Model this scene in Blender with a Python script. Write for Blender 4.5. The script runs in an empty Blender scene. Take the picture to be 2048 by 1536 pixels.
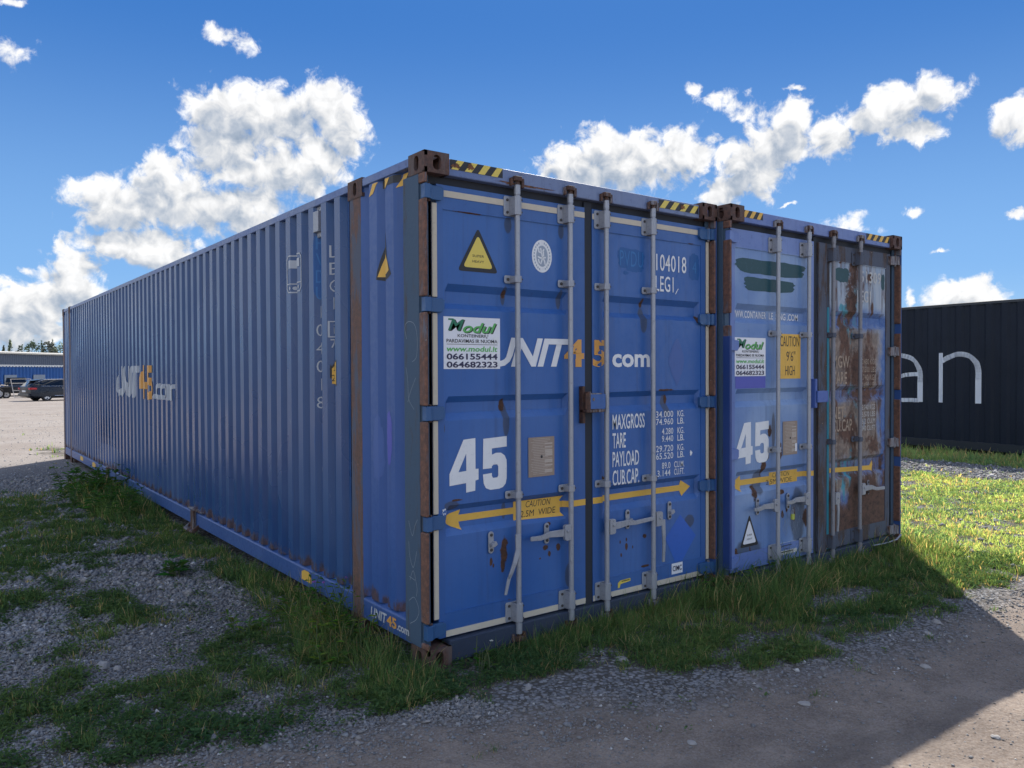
import bpy, bmesh, math, random
import numpy as np
from mathutils import Vector, Matrix
random.seed(7); rng = np.random.default_rng(11)
R = math.radians
scene = bpy.context.scene
COL = scene.collection

# ------------------------------------------------------------------ camera
cam_d = bpy.data.cameras.new('camera'); cam = bpy.data.objects.new('camera', cam_d); COL.objects.link(cam)
CAM = Vector((-2.2341, -3.7658, 1.6788)); YAW, PITCH, ROLL = R(36.928), R(-0.980), R(-0.247)
fwd = Vector((math.sin(YAW)*math.cos(PITCH), math.cos(YAW)*math.cos(PITCH), math.sin(PITCH)))
rt = Vector((math.cos(YAW), -math.sin(YAW), 0)); up = rt.cross(fwd)
r2 = rt*math.cos(ROLL)+up*math.sin(ROLL); u2 = up*math.cos(ROLL)-rt*math.sin(ROLL)
m = Matrix((r2, u2, -fwd)).transposed().to_4x4(); m.translation = CAM
cam.matrix_world = m
cam_d.sensor_width = 36; cam_d.lens = 27.724; cam_d.clip_start = 0.05; cam_d.clip_end = 6000
scene.camera = cam

# ------------------------------------------------------------------ light
SUN_AZ = R(47.0); SUN_EL = R(44.0)          # azimuth clockwise from +y
sdir = Vector((math.sin(SUN_AZ)*math.cos(SUN_EL), math.cos(SUN_AZ)*math.cos(SUN_EL), math.sin(SUN_EL)))
sun_d = bpy.data.lights.new('sun', 'SUN'); sun = bpy.data.objects.new('sun', sun_d); COL.objects.link(sun)
sun_d.energy = 4.9; sun_d.angle = R(0.5); sun_d.color = (1.0, 0.92, 0.81)
sun.rotation_euler = (-sdir).to_track_quat('-Z', 'Y').to_euler()
scene.view_settings.view_transform = 'Standard'; scene.view_settings.look = 'None'
scene.view_settings.gamma = 1.0; scene.view_settings.exposure = 0.75
scene.view_settings.use_curve_mapping = False

# ------------------------------------------------------------------ node helpers
class NT:
    def __init__(s, tree): s.t = tree; s.n = tree.nodes; s.l = tree.links
    def node(s, typ, **kw):
        n = s.n.new(typ)
        for k, v in kw.items():
            if k.startswith('i_'):
                n.inputs[k[2:].replace('_', ' ')].default_value = v
            else: setattr(n, k, v)
        return n
    def link(s, a, b): s.l.new(a, b)
    def _in(s, sock, v):
        if isinstance(v, bpy.types.NodeSocket): s.l.new(v, sock)
        elif v is not None: sock.default_value = v
    def math(s, op, a, b=None, c=None, clamp=False):
        n = s.n.new('ShaderNodeMath'); n.operation = op; n.use_clamp = clamp
        s._in(n.inputs[0], a); s._in(n.inputs[1], b) if b is not None else None
        if c is not None: s._in(n.inputs[2], c)
        return n.outputs[0]
    def vmath(s, op, a, b=None):
        n = s.n.new('ShaderNodeVectorMath'); n.operation = op
        s._in(n.inputs[0], a)
        if b is not None: s._in(n.inputs[1], b)
        return n
    def noise(s, vec, scale, detail=4, rough=0.55, dist=0.0):
        n = s.n.new('ShaderNodeTexNoise'); s._in(n.inputs['Vector'], vec)
        n.inputs['Scale'].default_value = scale; n.inputs['Detail'].default_value = detail
        n.inputs['Roughness'].default_value = rough; n.inputs['Distortion'].default_value = dist
        return n.outputs['Fac']
    def ramp(s, f, lo, hi, a=0.0, b=1.0):
        n = s.n.new('ShaderNodeMapRange'); n.interpolation_type = 'SMOOTHSTEP'
        s._in(n.inputs['Value'], f); n.inputs['From Min'].default_value = lo; n.inputs['From Max'].default_value = hi
        n.inputs['To Min'].default_value = a; n.inputs['To Max'].default_value = b
        return n.outputs[0]
    def mix(s, f, a, b):
        n = s.n.new('ShaderNodeMix'); n.data_type = 'RGBA'
        s._in(n.inputs[0], f)
        for k, v in ((6, a), (7, b)):
            if isinstance(v, tuple) and len(v) == 3: v = (*v, 1)
            s._in(n.inputs[k], v)
        return n.outputs[2]
    def scalev(s, vec, sc):
        return s.vmath('MULTIPLY', vec, sc).outputs[0]
    def spots(s, vec, lst, k=0.6):
        """max of soft ellipses (x,z,rx,rz) in the x,z plane of vec"""
        out = None
        for (x, z, rx, rz) in lst:
            d = s.vmath('SUBTRACT', vec, (x, 0, z)).outputs[0]
            d = s.vmath('MULTIPLY', d, (1/rx, 0, 1/rz)).outputs[0]
            L = s.vmath('LENGTH', d).outputs['Value']
            out = L if out is None else s.math('MINIMUM', out, L)
        return s.math('SUBTRACT', 1.0, out)

def new_mat(name):
    mt = bpy.data.materials.new(name); mt.use_nodes = True
    t = NT(mt.node_tree); b = mt.node_tree.nodes['Principled BSDF']
    return mt, t, b

def bump(t, b, h, strength=0.3, dist=0.01):
    n = t.n.new('ShaderNodeBump'); n.inputs['Strength'].default_value = strength; n.inputs['Distance'].default_value = dist
    t.link(h, n.inputs['Height']); t.link(n.outputs[0], b.inputs['Normal'])

def coords(t, offset=None):
    tc = t.n.new('ShaderNodeTexCoord'); v = tc.outputs['Object']
    if offset: v = t.vmath('ADD', v, offset).outputs[0]
    return v

RUST1 = (0.10, 0.045, 0.025); RUST2 = (0.045, 0.024, 0.018); RUST3 = (0.26, 0.10, 0.035)

def paint(name, base, fade=None, rust=0.0, rough=0.42, spots=None, dirt=0.35, streak=0.4, off=(0, 0, 0), lowdirt=True, metal=0.0, scratch=0.0, patches=None, foot=None, pit=0.08):
    mt, t, b = new_mat(name)
    v = coords(t, off)
    fade = fade or tuple(min(1, c*1.25+0.02) for c in base)
    n1 = t.noise(v, 0.9, 3, 0.6)
    col = t.mix(t.ramp(n1, 0.35, 0.7), base, fade)
    sv = t.scalev(v, (14, 14, 0.55))
    st = t.noise(sv, 1.6, 5, 0.65)
    col = t.mix(t.math('MULTIPLY', t.ramp(st, 0.5, 0.78), streak*0.55), col, tuple(c*0.45+0.012 for c in base))
    col = t.mix(t.math('MULTIPLY', t.ramp(st, 0.3, 0.15), streak*0.8), col, tuple(min(1, c*1.2+0.05) for c in base))
    fs_ = t.noise(t.scalev(v, (70, 70, 1.3)), 1.0, 4, 0.6)
    col = t.mix(t.math('MULTIPLY', t.ramp(fs_, 0.52, 0.75), streak*0.35), col, tuple(c*0.55+0.03 for c in base))
    n2 = t.noise(v, 26, 5, 0.7)
    col = t.mix(t.math('MULTIPLY', t.ramp(n2, 0.56, 0.75), dirt), col, (0.06, 0.058, 0.055))
    if patches:
        dvp = t.noise(v, 5.0, 4, 0.6)
        sp = t.spots(v, patches); sp = t.math('ADD', sp, t.math('MULTIPLY', t.math('SUBTRACT', dvp, 0.5), 0.8))
        col = t.mix(t.math('MULTIPLY', t.ramp(sp, 0.05, 0.3), 0.7), col, (0.045, 0.05, 0.06))
    if scratch:
        sc = t.noise(t.scalev(v, (60, 60, 3.5)), 1.0, 3, 0.6, 0.8)
        c2 = t.noise(v, 3.1, 2)
        f = t.math('MULTIPLY', t.ramp(sc, 0.70, 0.76), t.ramp(c2, 0.45, 0.6))
        col = t.mix(t.math('MULTIPLY', f, scratch), col, (0.45, 0.48, 0.52))
    rmask = None
    rn = t.noise(v, 7.5, 8, 0.68)
    if rust > 0:
        rmask = t.ramp(rn, 0.74-0.3*rust, 0.80-0.3*rust)
    if spots:
        dv = t.noise(v, 13.0, 5, 0.65)
        sp = t.spots(v, spots); sp = t.math('ADD', sp, t.math('MULTIPLY', t.math('SUBTRACT', dv, 0.5), 1.7))
        sm = t.ramp(sp, 0.15, 0.42)
        rmask = sm if rmask is None else t.math('MAXIMUM', rmask, sm)
    if foot:
        sz = t.node('ShaderNodeSeparateXYZ'); t.link(v, sz.inputs[0])
        fz = t.math('ADD', t.math('MULTIPLY', t.ramp(sz.outputs[2], foot+0.16, foot), 0.55), t.math('MULTIPLY', t.math('SUBTRACT', t.noise(t.scalev(v, (9, 9, 2.5)), 1.5, 6, 0.7), 0.5), 1.6))
        fm = t.math('MULTIPLY', t.ramp(fz, 0.35, 0.60), 0.85); rmask = fm if rmask is None else t.math('MAXIMUM', rmask, fm)
    if rmask is not None:
        rv = t.noise(v, 30, 5, 0.7)
        rc = t.mix(t.ramp(rv, 0.35, 0.65), RUST2, RUST1)
        rc = t.mix(t.ramp(rv, 0.66, 0.8), rc, RUST3)
        col = t.mix(rmask, col, rc)
    t.link(col, b.inputs['Base Color'])
    ro = t.ramp(n2 if pit > 0.01 else n1, 0.3, 0.8, rough-0.06, rough+0.16)
    if rmask is not None:
        ro = t.math('MAXIMUM', ro, t.math('MULTIPLY', rmask, 0.85))
    t.link(ro, b.inputs['Roughness'])
    b.inputs['Metallic'].default_value = metal
    h = t.math('ADD', t.math('MULTIPLY', t.noise(v, 2.2, 2), 1.2), t.math('MULTIPLY', n2, pit))
    if rmask is not None: h = t.math('ADD', h, t.math('MULTIPLY', rmask, t.math('MULTIPLY', rn, 0.25)))
    bump(t, b, h, 0.35, 0.012)
    return mt

def rusty(name, base, amount, c1=RUST1, c2=RUST2):
    """mostly rust with remains of paint"""
    mt, t, b = new_mat(name)
    v = coords(t)
    n = t.noise(t.scalev(v, (5, 5, 0.9)), 2.0, 7, 0.7); n2 = t.noise(v, 34, 6, 0.7)
    rc = t.mix(t.ramp(n2, 0.35, 0.7), c2, c1)
    rc = t.mix(t.ramp(t.noise(v, 60, 3), 0.68, 0.76), rc, (0.30, 0.27, 0.24))
    col = t.mix(t.ramp(n, 0.42+amount*0.3, 0.52+amount*0.3), rc, base)
    t.link(col, b.inputs['Base Color']); b.inputs['Roughness'].default_value = 0.72
    bump(t, b, n2, 0.6, 0.004)
    return mt

def flat(name, colr, rough=0.5, wear=0.25, metal=0.0, wearcol=(0.05, 0.055, 0.07)):
    mt, t, b = new_mat(name); v = coords(t)
    n = t.noise(v, 34, 6, 0.72)
    col = t.mix(t.math('MULTIPLY', t.ramp(n, 0.53, 0.72), wear), colr, wearcol)
    n2 = t.noise(v, 4, 3); col = t.mix(t.math('MULTIPLY', t.ramp(n2, 0.3, 0.8), 0.18), col, tuple(c*0.6 for c in colr))
    t.link(col, b.inputs['Base Color']); b.inputs['Roughness'].default_value = rough; b.inputs['Metallic'].default_value = metal
    return mt

# ------------------------------------------------------------------ mesh helpers
def tag(o, label=None, cat=None, group=None, kind=None):
    if label: o['label'] = label
    if cat: o['category'] = cat
    if group: o['group'] = group
    if kind: o['kind'] = kind
    return o

def empty(name, loc=(0, 0, 0), rz=0.0, **kw):
    o = bpy.data.objects.new(name, None); COL.objects.link(o); o.location = loc; o.rotation_euler = (0, 0, rz)
    o.empty_display_size = 0.2
    return tag(o, **kw)

class MB:
    def __init__(s): s.v = []; s.f = []; s.mi = []; s.cur = 0
    def quad(s, *p): s.poly(p)
    def poly(s, pts):
        n = len(s.v); s.v += [tuple(q) for q in pts]; s.f.append(tuple(range(n, n+len(pts)))); s.mi.append(s.cur)
    def raw(s, vs, fs):
        n = len(s.v); s.v += [tuple(q) for q in vs]
        for f in fs: s.f.append(tuple(i+n for i in f)); s.mi.append(s.cur)
    def box(s, x0, x1, y0, y1, z0, z1):
        if x0 > x1: x0, x1 = x1, x0
        if y0 > y1: y0, y1 = y1, y0
        if z0 > z1: z0, z1 = z1, z0
        v = [(x, y, z) for z in (z0, z1) for y in (y0, y1) for x in (x0, x1)]
        s.raw(v, [(0, 2, 3, 1), (4, 5, 7, 6), (0, 1, 5, 4), (2, 6, 7, 3), (0, 4, 6, 2), (1, 3, 7, 5)])
    def tube(s, pts, r, n=10, cap=True, flat_=1.0, upv=None):
        pts = [Vector(p) for p in pts]; rr = r if isinstance(r, (list, tuple)) else [r]*len(pts)
        rings = []
        for i, p in enumerate(pts):
            d = (pts[min(i+1, len(pts)-1)]-pts[max(i-1, 0)]).normalized()
            a = upv if upv else (Vector((0, 0, 1)) if abs(d.z) < 0.9 else Vector((1, 0, 0)))
            x = d.cross(a).normalized(); y = x.cross(d).normalized()
            rings.append([p+(x*math.cos(2*math.pi*k/n)+y*math.sin(2*math.pi*k/n)*flat_)*rr[i] for k in range(n)])
        vs = [q for g in rings for q in g]; fs = []
        for i in range(len(pts)-1):
            for k in range(n): fs.append((i*n+k, i*n+(k+1) % n, (i+1)*n+(k+1) % n, (i+1)*n+k))
        if cap: fs.append(tuple(range(n-1, -1, -1))); fs.append(tuple((len(pts)-1)*n+k for k in range(n)))
        s.raw(vs, fs)
    def prism(s, poly, axis, a, b):
        """extrude 2D poly along axis; poly given in the other two axes (ordered x,y,z minus axis)"""
        def P(q, t):
            q = list(q); q.insert(axis, t); return tuple(q)
        n = len(poly); vs = [P(q, a) for q in poly]+[P(q, b) for q in poly]
        fs = [tuple(range(n-1, -1, -1)), tuple(range(n, 2*n))]+[(k, (k+1) % n, n+(k+1) % n, n+k) for k in range(n)]
        s.raw(vs, fs)
    def build(s, name, mats, parent=None, bevel=0.0, smooth=False, segs=1, loc=None):
        me = bpy.data.meshes.new(name); me.from_pydata(s.v, [], s.f)
        if not isinstance(mats, (list, tuple)): mats = [mats]
        for mm in mats: me.materials.append(mm)
        if len(mats) > 1: me.polygons.foreach_set('material_index', s.mi)
        bm = bmesh.new(); bm.from_mesh(me); bmesh.ops.recalc_face_normals(bm, faces=bm.faces)
        bm.to_mesh(me); bm.free()
        if smooth:
            me.polygons.foreach_set('use_smooth', [True]*len(me.polygons))
        o = bpy.data.objects.new(name, me); COL.objects.link(o)
        if parent: o.parent = parent
        if loc: o.location = loc
        if bevel > 0:
            md = o.modifiers.new('bevel', 'BEVEL'); md.width = bevel; md.segments = segs; md.limit_method = 'ANGLE'; md.angle_limit = R(40)
        if smooth:
            try: me.set_sharp_from_angle(angle=R(40))
            except Exception: pass
        return o

def dup(o, parent, loc=None, rz=None):
    c = o.copy(); COL.objects.link(c); c.parent = parent
    if loc is not None: c.location = loc
    if rz is not None: c.rotation_euler = (0, 0, rz)
    return c

_txt_cache = {}
def text_geo(body, shear=0.0, bold=0.0, spacing=1.0):
    key = (body, shear, bold, spacing)
    if key in _txt_cache: return _txt_cache[key]
    cu = bpy.data.curves.new('t', 'FONT'); cu.body = body; cu.shear = shear; cu.offset = bold; cu.space_character = spacing
    cu.resolution_u = 3
    o = bpy.data.objects.new('t', cu); COL.objects.link(o)
    bpy.context.view_layer.update()
    dg = bpy.context.evaluated_depsgraph_get(); me = bpy.data.meshes.new_from_object(o.evaluated_get(dg))
    vs = [(v.co.x, v.co.y) for v in me.vertices]; fs = [tuple(p.vertices) for p in me.polygons]
    bpy.data.objects.remove(o); bpy.data.curves.remove(cu); bpy.data.meshes.remove(me)
    _txt_cache[key] = (vs, fs); return vs, fs

def put_text(mb, body, u0, u1, v0, v1, h=0.002, shear=0.0, bold=0.0, spacing=1.0):
    vs, fs = text_geo(body, shear, bold, spacing)
    xs = [q[0] for q in vs]; ys = [q[1] for q in vs]; a, b, c, d = min(xs), max(xs), min(ys), max(ys)
    mb.raw([(u0+(x-a)/(b-a)*(u1-u0), v0+(y-c)/(d-c)*(v1-v0), h) for x, y in vs], fs)

def put_poly(mb, pts, h=0.002):
    mb.poly([(x, y, h) for x, y in pts])

def put_rect(mb, u0, u1, v0, v1, h=0.002): put_poly(mb, [(u0, v0), (u1, v0), (u1, v1), (u0, v1)], h)

def put_stroke(mb, pts, w, h=0.002, closed=False):
    """ribbon of constant width along a 2D polyline"""
    P = [Vector(p) for p in pts]; n = len(P)
    for i in range(n if closed else n-1):
        a, b = P[i], P[(i+1) % n]; d = (b-a).normalized(); q = Vector((-d.y, d.x))*w/2; e = d*w*0.35
        mb.poly([(*(a-q-e*(closed or i > 0)), h+0.00004*(i % 2)), (*(b-q+e*(closed or i < n-2)), h+0.00004*(i % 2)), (*(b+q+e*(closed or i < n-2)), h+0.00004*(i % 2)), (*(a+q-e*(closed or i > 0)), h+0.00004*(i % 2))])

def blob_poly(cx, cy, rx, ry, rough=0.12, n=36, sq=4.0, seed=0):
    rr = random.Random(seed); ph = [rr.uniform(0, 6.28) for _ in range(6)]
    out = []
    for k in range(n):
        a = 2*math.pi*k/n; c, s_ = math.cos(a), math.sin(a)
        r = (abs(c)**sq+abs(s_)**sq)**(-1/sq)
        r *= 1+rough*(math.sin(3*a+ph[0])*0.5+math.sin(7*a+ph[1])*0.4+math.sin(13*a+ph[2])*0.35+math.sin(17*a+ph[3])*0.25)
        out.append((cx+rx*r*c, cy+ry*r*s_))
    return out

def decal(mb, name, mats, parent, face, field, vbreaks=(), ubreaks=()):
    """mb holds (u, v, h). face 'front': world x=u, z=v, y=field(u,v)-h. face 'left': y=-u, z=v, x=field(y)-h"""
    me = bpy.data.meshes.new(name); me.from_pydata(mb.v, [], mb.f)
    if not isinstance(mats, (list, tuple)): mats = [mats]
    for mm in mats: me.materials.append(mm)
    me.polygons.foreach_set('material_index', mb.mi)
    bm = bmesh.new(); bm.from_mesh(me)
    us = [q[0] for q in mb.v]; vs = [q[1] for q in mb.v]
    for b_ in vbreaks:
        if min(vs) < b_ < max(vs):
            bmesh.ops.bisect_plane(bm, geom=bm.verts[:]+bm.edges[:]+bm.faces[:], plane_co=(0, b_, 0), plane_no=(0, 1, 0))
    for b_ in ubreaks:
        if min(us) < b_ < max(us):
            bmesh.ops.bisect_plane(bm, geom=bm.verts[:]+bm.edges[:]+bm.faces[:], plane_co=(b_, 0, 0), plane_no=(1, 0, 0))
    for v in bm.verts:
        u, w, h = v.co
        if face == 'front': v.co = (u, field(u, w)-h, w)
        else: v.co = (field(-u)-h, -u, w)
    bm.to_mesh(me); bm.free()
    o = bpy.data.objects.new(name, me); COL.objects.link(o); o.parent = parent
    return o

# ------------------------------------------------------------------ world: sky with clouds
w = bpy.data.worlds.new('World'); scene.world = w; w.use_nodes = True
t = NT(w.node_tree); bg = w.node_tree.nodes['Background']
sky = t.node('ShaderNodeTexSky'); sky.sky_type = 'NISHITA'; sky.sun_disc = False
sky.sun_elevation = SUN_EL; sky.sun_rotation = SUN_AZ; sky.air_density = 1.0; sky.dust_density = 0.35; sky.ozone_density = 2.5
tc = t.node('ShaderNodeTexCoord'); sep = t.node('ShaderNodeSeparateXYZ'); t.link(tc.outputs['Generated'], sep.inputs[0])
az = t.math('MULTIPLY', t.math('ARCTAN2', sep.outputs[0], sep.outputs[1]), 57.29578)
el = t.math('MULTIPLY', t.math('ARCSINE', sep.outputs[2]), 57.29578)
cmb = t.node('ShaderNodeCombineXYZ'); t.link(az, cmb.inputs[0]); t.link(el, cmb.inputs[2]); P0 = cmb.outputs[0]
nz = t.node('ShaderNodeTexNoise'); nz.inputs['Scale'].default_value = 0.45; nz.inputs['Detail'].default_value = 5; nz.inputs['Roughness'].default_value = 0.62
t.link(P0, nz.inputs['Vector'])
wob = t.vmath('SUBTRACT', nz.outputs['Color'], (0.5, 0.5, 0.5)).outputs[0]
P1 = t.vmath('ADD', P0, t.vmath('MULTIPLY', wob, (2.4, 0, 1.9)).outputs[0]).outputs[0]
BL = [(19.71, 17.01, 4.72, 1.97), (17.09, 15.22, 3.09, 1.97), (23.75, 17.94, 2.49, 1.76), (25.11, 16.26, 1.74, 1.8), (20.67, 13.56, 4.42, 1.71), (23.37, 14.53, 2.07, 1.65), (16.79, 16.9, 2.26, 1.56), (13.03, 12.97, 1.16, 1.32), (10.63, 10.72, 3.13, 1.63), (14.23, 11.33, 3.79, 1.93), (17.37, 10.9, 3.61, 1.65), (11.18, 8.24, 3.32, 1.02), (13.27, 8.04, 2.16, 1.3), (8.01, 5.84, 1.69, 1.82), (5.82, 4.19, 2.73, 1.48), (4.49, 2.92, 1.85, 1.53), (4.53, 5.41, 1.1, 0.42), (7.16, 7.9, 0.41, 0.46), (5.58, 6.32, 0.8, 0.31), (45.11, 14.53, 4.89, 2.02), (41.54, 14.48, 2.5, 1.52), (48.97, 14.85, 2.23, 1.66), (43.69, 15.75, 2.13, 1.16), (51.02, 15.85, 0.95, 0.32), (53.71, 13.72, 2.36, 2.03), (55.68, 15.32, 2.55, 1.85), (56.96, 16.45, 1.27, 1.25), (58.85, 15.17, 1.54, 1.25), (52.04, 12.35, 1.51, 1.0), (60.39, 15.92, 1.15, 0.98), (62.77, 16.52, 2.01, 1.44), (65.06, 16.92, 1.71, 1.23), (63.65, 14.91, 1.7, 0.84), (61.29, 15.96, 1.77, 0.91), (49.83, 18.96, 0.62, 0.38), (51.36, 18.22, 1.18, 0.5), (53.04, 17.45, 1.13, 0.63), (69.5, 14.92, 1.46, 1.25), (4.84, 18.85, 0.94, 0.71), (17.48, 21.61, 1.49, 0.65), (60.1, 9.57, 1.15, 0.71), (60.86, 9.06, 0.9, 0.39), (66.92, 4.55, 2.26, 1.25), (56.17, 11.15, 0.45, 0.13), (65.39, 7.2, 0.61, 0.16), (63.96, 9.97, 0.57, 0.28), (69.46, 9.19, 0.56, 0.21), (5.0, 21.58, 1.1, 0.24), (63.46, 4.59, 0.29, 0.81), (6.2, 2.65, 1.64, 0.78), (56.64, 18.18, 0.8, 0.18), (30.67, 4.38, 9.04, 2.15), (46.86, 4.27, 11.71, 1.78),
      # unseen clouds added out of frame, banked left to light the side wall
      (-12, 9, 9, 6), (-34, 10, 14, 8), (-62, 11, 15, 9), (-92, 10, 14, 8), (-120, 8, 12, 5), (-160, 15, 9, 4), (95, 10, 8, 3), (130, 16, 10, 4), (165, 9, 12, 3), (-60, 35, 9, 5), (110, 38, 8, 4), (-140, 40, 10, 6), (0, 4, 8, 1.5), (80, 5, 8, 2)]
BLS = [(a, e, rx*1.16, rz*1.2) for a, e, rx, rz in BL]
fld = t.spots(P1, [b_ for b_ in BLS if b_[2]*b_[3] > 1.6])
small = t.spots(P1, [(a, e, rx*1.25, rz*1.25) for a, e, rx, rz in BLS if rx*rz <= 1.6])
fld = t.math('MAXIMUM', fld, t.math('SUBTRACT', t.math('MULTIPLY', small, 0.62), 0.14))
fldS = t.spots(t.vmath('ADD', P1, (0.5, 0, 1.25)).outputs[0], [b_ for b_ in BLS if b_[3] > 0.75])   # how much cloud lies between here and the sun
f1 = t.noise(P0, 0.72, 10, 0.60, 0.35)
daz = t.math('ABSOLUTE', t.math('SUBTRACT', az, 37.0))
outm = t.math('MAXIMUM', t.ramp(daz, 38, 48), t.ramp(el, 28, 34))
gen = t.noise(t.scalev(P0, (0.6, 1, 1)), 0.11, 4, 0.5)
genf = t.math('SUBTRACT', t.math('MULTIPLY', t.math('SUBTRACT', gen, 0.525), 9.0), t.math('MULTIPLY', t.math('SUBTRACT', 1.0, outm), 12.0))  # further unseen clouds, added only outside the view for fill light
fld = t.math('MAXIMUM', fld, t.math('MINIMUM', genf, 0.8))
dens = t.math('ADD', fld, t.math('MULTIPLY', t.math('SUBTRACT', f1, 0.5), 1.9))
mask = t.ramp(dens, -0.05, 0.42)
# lighting of the cloud: gradient of the noise towards the sun, thick cores greyer
Psh = t.vmath('ADD', P0, (0.35, 0, 0.6)).outputs[0]
f2 = t.noise(Psh, 0.80, 3, 0.50, 0.5); f1s = t.noise(P0, 0.80, 3, 0.50, 0.5)
grad = t.math('SUBTRACT', f1s, f2)
fl = t.math('MULTIPLY', t.math('SUBTRACT', t.noise(P0, 0.33, 3, 0.5), 0.5), 1.3)
core = t.ramp(t.math('ADD', t.math('ADD', fldS, t.math('MULTIPLY', t.math('SUBTRACT', f1s, 0.5), 1.1)), t.math('MULTIPLY', fl, 0.5)), -0.15, 0.85)
lum = t.math('ADD', t.math('SUBTRACT', 1.0, t.math('MULTIPLY', core, 0.33)), t.math('MULTIPLY', t.math('SUBTRACT', f1, f1s), 0.55))
lum = t.math('MAXIMUM', t.math('MINIMUM', lum, 1.08), 0.42)
ccol = t.mix(t.ramp(lum, 0.40, 0.9), (0.60, 0.76, 1.0), (1.0, 1.0, 1.0))
CS = 5.6
ccol = t.vmath('SCALE', ccol); ccol.inputs['Scale'].default_value = CS; ccn = ccol; 
# unseen front-lit clouds: brightness raised away from the sun to fill the shade
front = t.ramp(daz, 45, 110, 1.0, 2.0); t.link(t.math('MULTIPLY', t.math('MULTIPLY', lum, CS), front), ccn.inputs['Scale'])
# clear air: the Nishita sky evened out towards the blue of a fair-weather afternoon
gr = t.mix(t.ramp(el, 0.0, 7.0), (2.1, 3.3, 4.7), (1.25, 2.5, 4.5)); gr = t.mix(t.ramp(el, 4.0, 25.0), gr, (0.22, 0.98, 2.95))
nis = t.vmath('MULTIPLY', sky.outputs[0], (0.62, 0.92, 1.28)).outputs[0]
skyc = t.mix(0.94, nis, gr)
final = t.mix(t.math('MULTIPLY', mask, 0.97), skyc, ccn.outputs[0])
t.link(final, bg.inputs['Color']); bg.inputs['Strength'].default_value = 0.11

# ------------------------------------------------------------------ ground
def vnoise(x, y, s, seed=0):
    x = np.asarray(x)*s+seed*17.31; y = np.asarray(y)*s+seed*9.77
    xi = np.floor(x).astype(np.int64); yi = np.floor(y).astype(np.int64); fx = x-xi; fy = y-yi
    def h(a, b):
        n = (a*374761393+b*668265263+seed*1442695041) & 0xffffffff
        n = ((n ^ (n >> 13))*1274126177) & 0xffffffff
        return ((n ^ (n >> 16)) & 0xffff)/65535.0
    fx = fx*fx*(3-2*fx); fy = fy*fy*(3-2*fy)
    return (h(xi, yi)*(1-fx)+h(xi+1, yi)*fx)*(1-fy)+(h(xi, yi+1)*(1-fx)+h(xi+1, yi+1)*fx)*fy
def fbm(x, y, s, o=4, seed=0):
    r = 0; a = 0.5; tot = 0
    for k in range(o):
        r = r+a*vnoise(x, y, s*2**k, seed+k*5); tot += a; a *= 0.5
    return r/tot
def ss(a, b, x): q = np.clip((x-a)/(b-a), 0, 1); return q*q*(3-2*q)
def ell(x, y, cx, cy, rx, ry, soft=0.5):
    d = np.sqrt(((x-cx)/rx)**2+((y-cy)/ry)**2); return 1-ss(1-soft, 1+soft*0.4, d)

FB = np.array([(-3, 0.1), (-0.5, -0.05), (-0.18, -0.27), (0.06, -0.46), (0.28, -0.44), (0.55, -0.42), (0.8, -0.45), (0.94, -0.75), (1.3, -0.98), (1.65, -1.14), (1.85, -1.28), (2.27, -1.2), (3.0, -1.13), (3.5, -1.2), (4.2, -1.16), (4.8, -1.22), (9, -1.6), (14, -2.2), (30, -3)])
RE = np.array([(-6, 0.6), (-1.64, -0.06), (-1.26, -0.15), (-0.85, -0.28), (-0.31, -0.5), (0.14, -0.71), (0.86, -1.03), (2.11, -1.3), (4.59, -1.3), (9, -1.7), (14, -2.3), (30, -3)])
def gz(x, y):
    x = np.asarray(x, float); y = np.asarray(y, float)
    dist = np.hypot(x+2.2, y+3.8)
    z = -0.2*ss(16, 50, y)
    amp = 0.03*np.clip(1-dist/60, 0, 1)
    z = z+amp*(fbm(x, y, 0.7, 3, 3)-0.5)*1.6+0.012*(fbm(x, y, 5, 2, 4)-0.5)*np.clip(1-dist/20, 0, 1)
    return z+0.006
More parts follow.
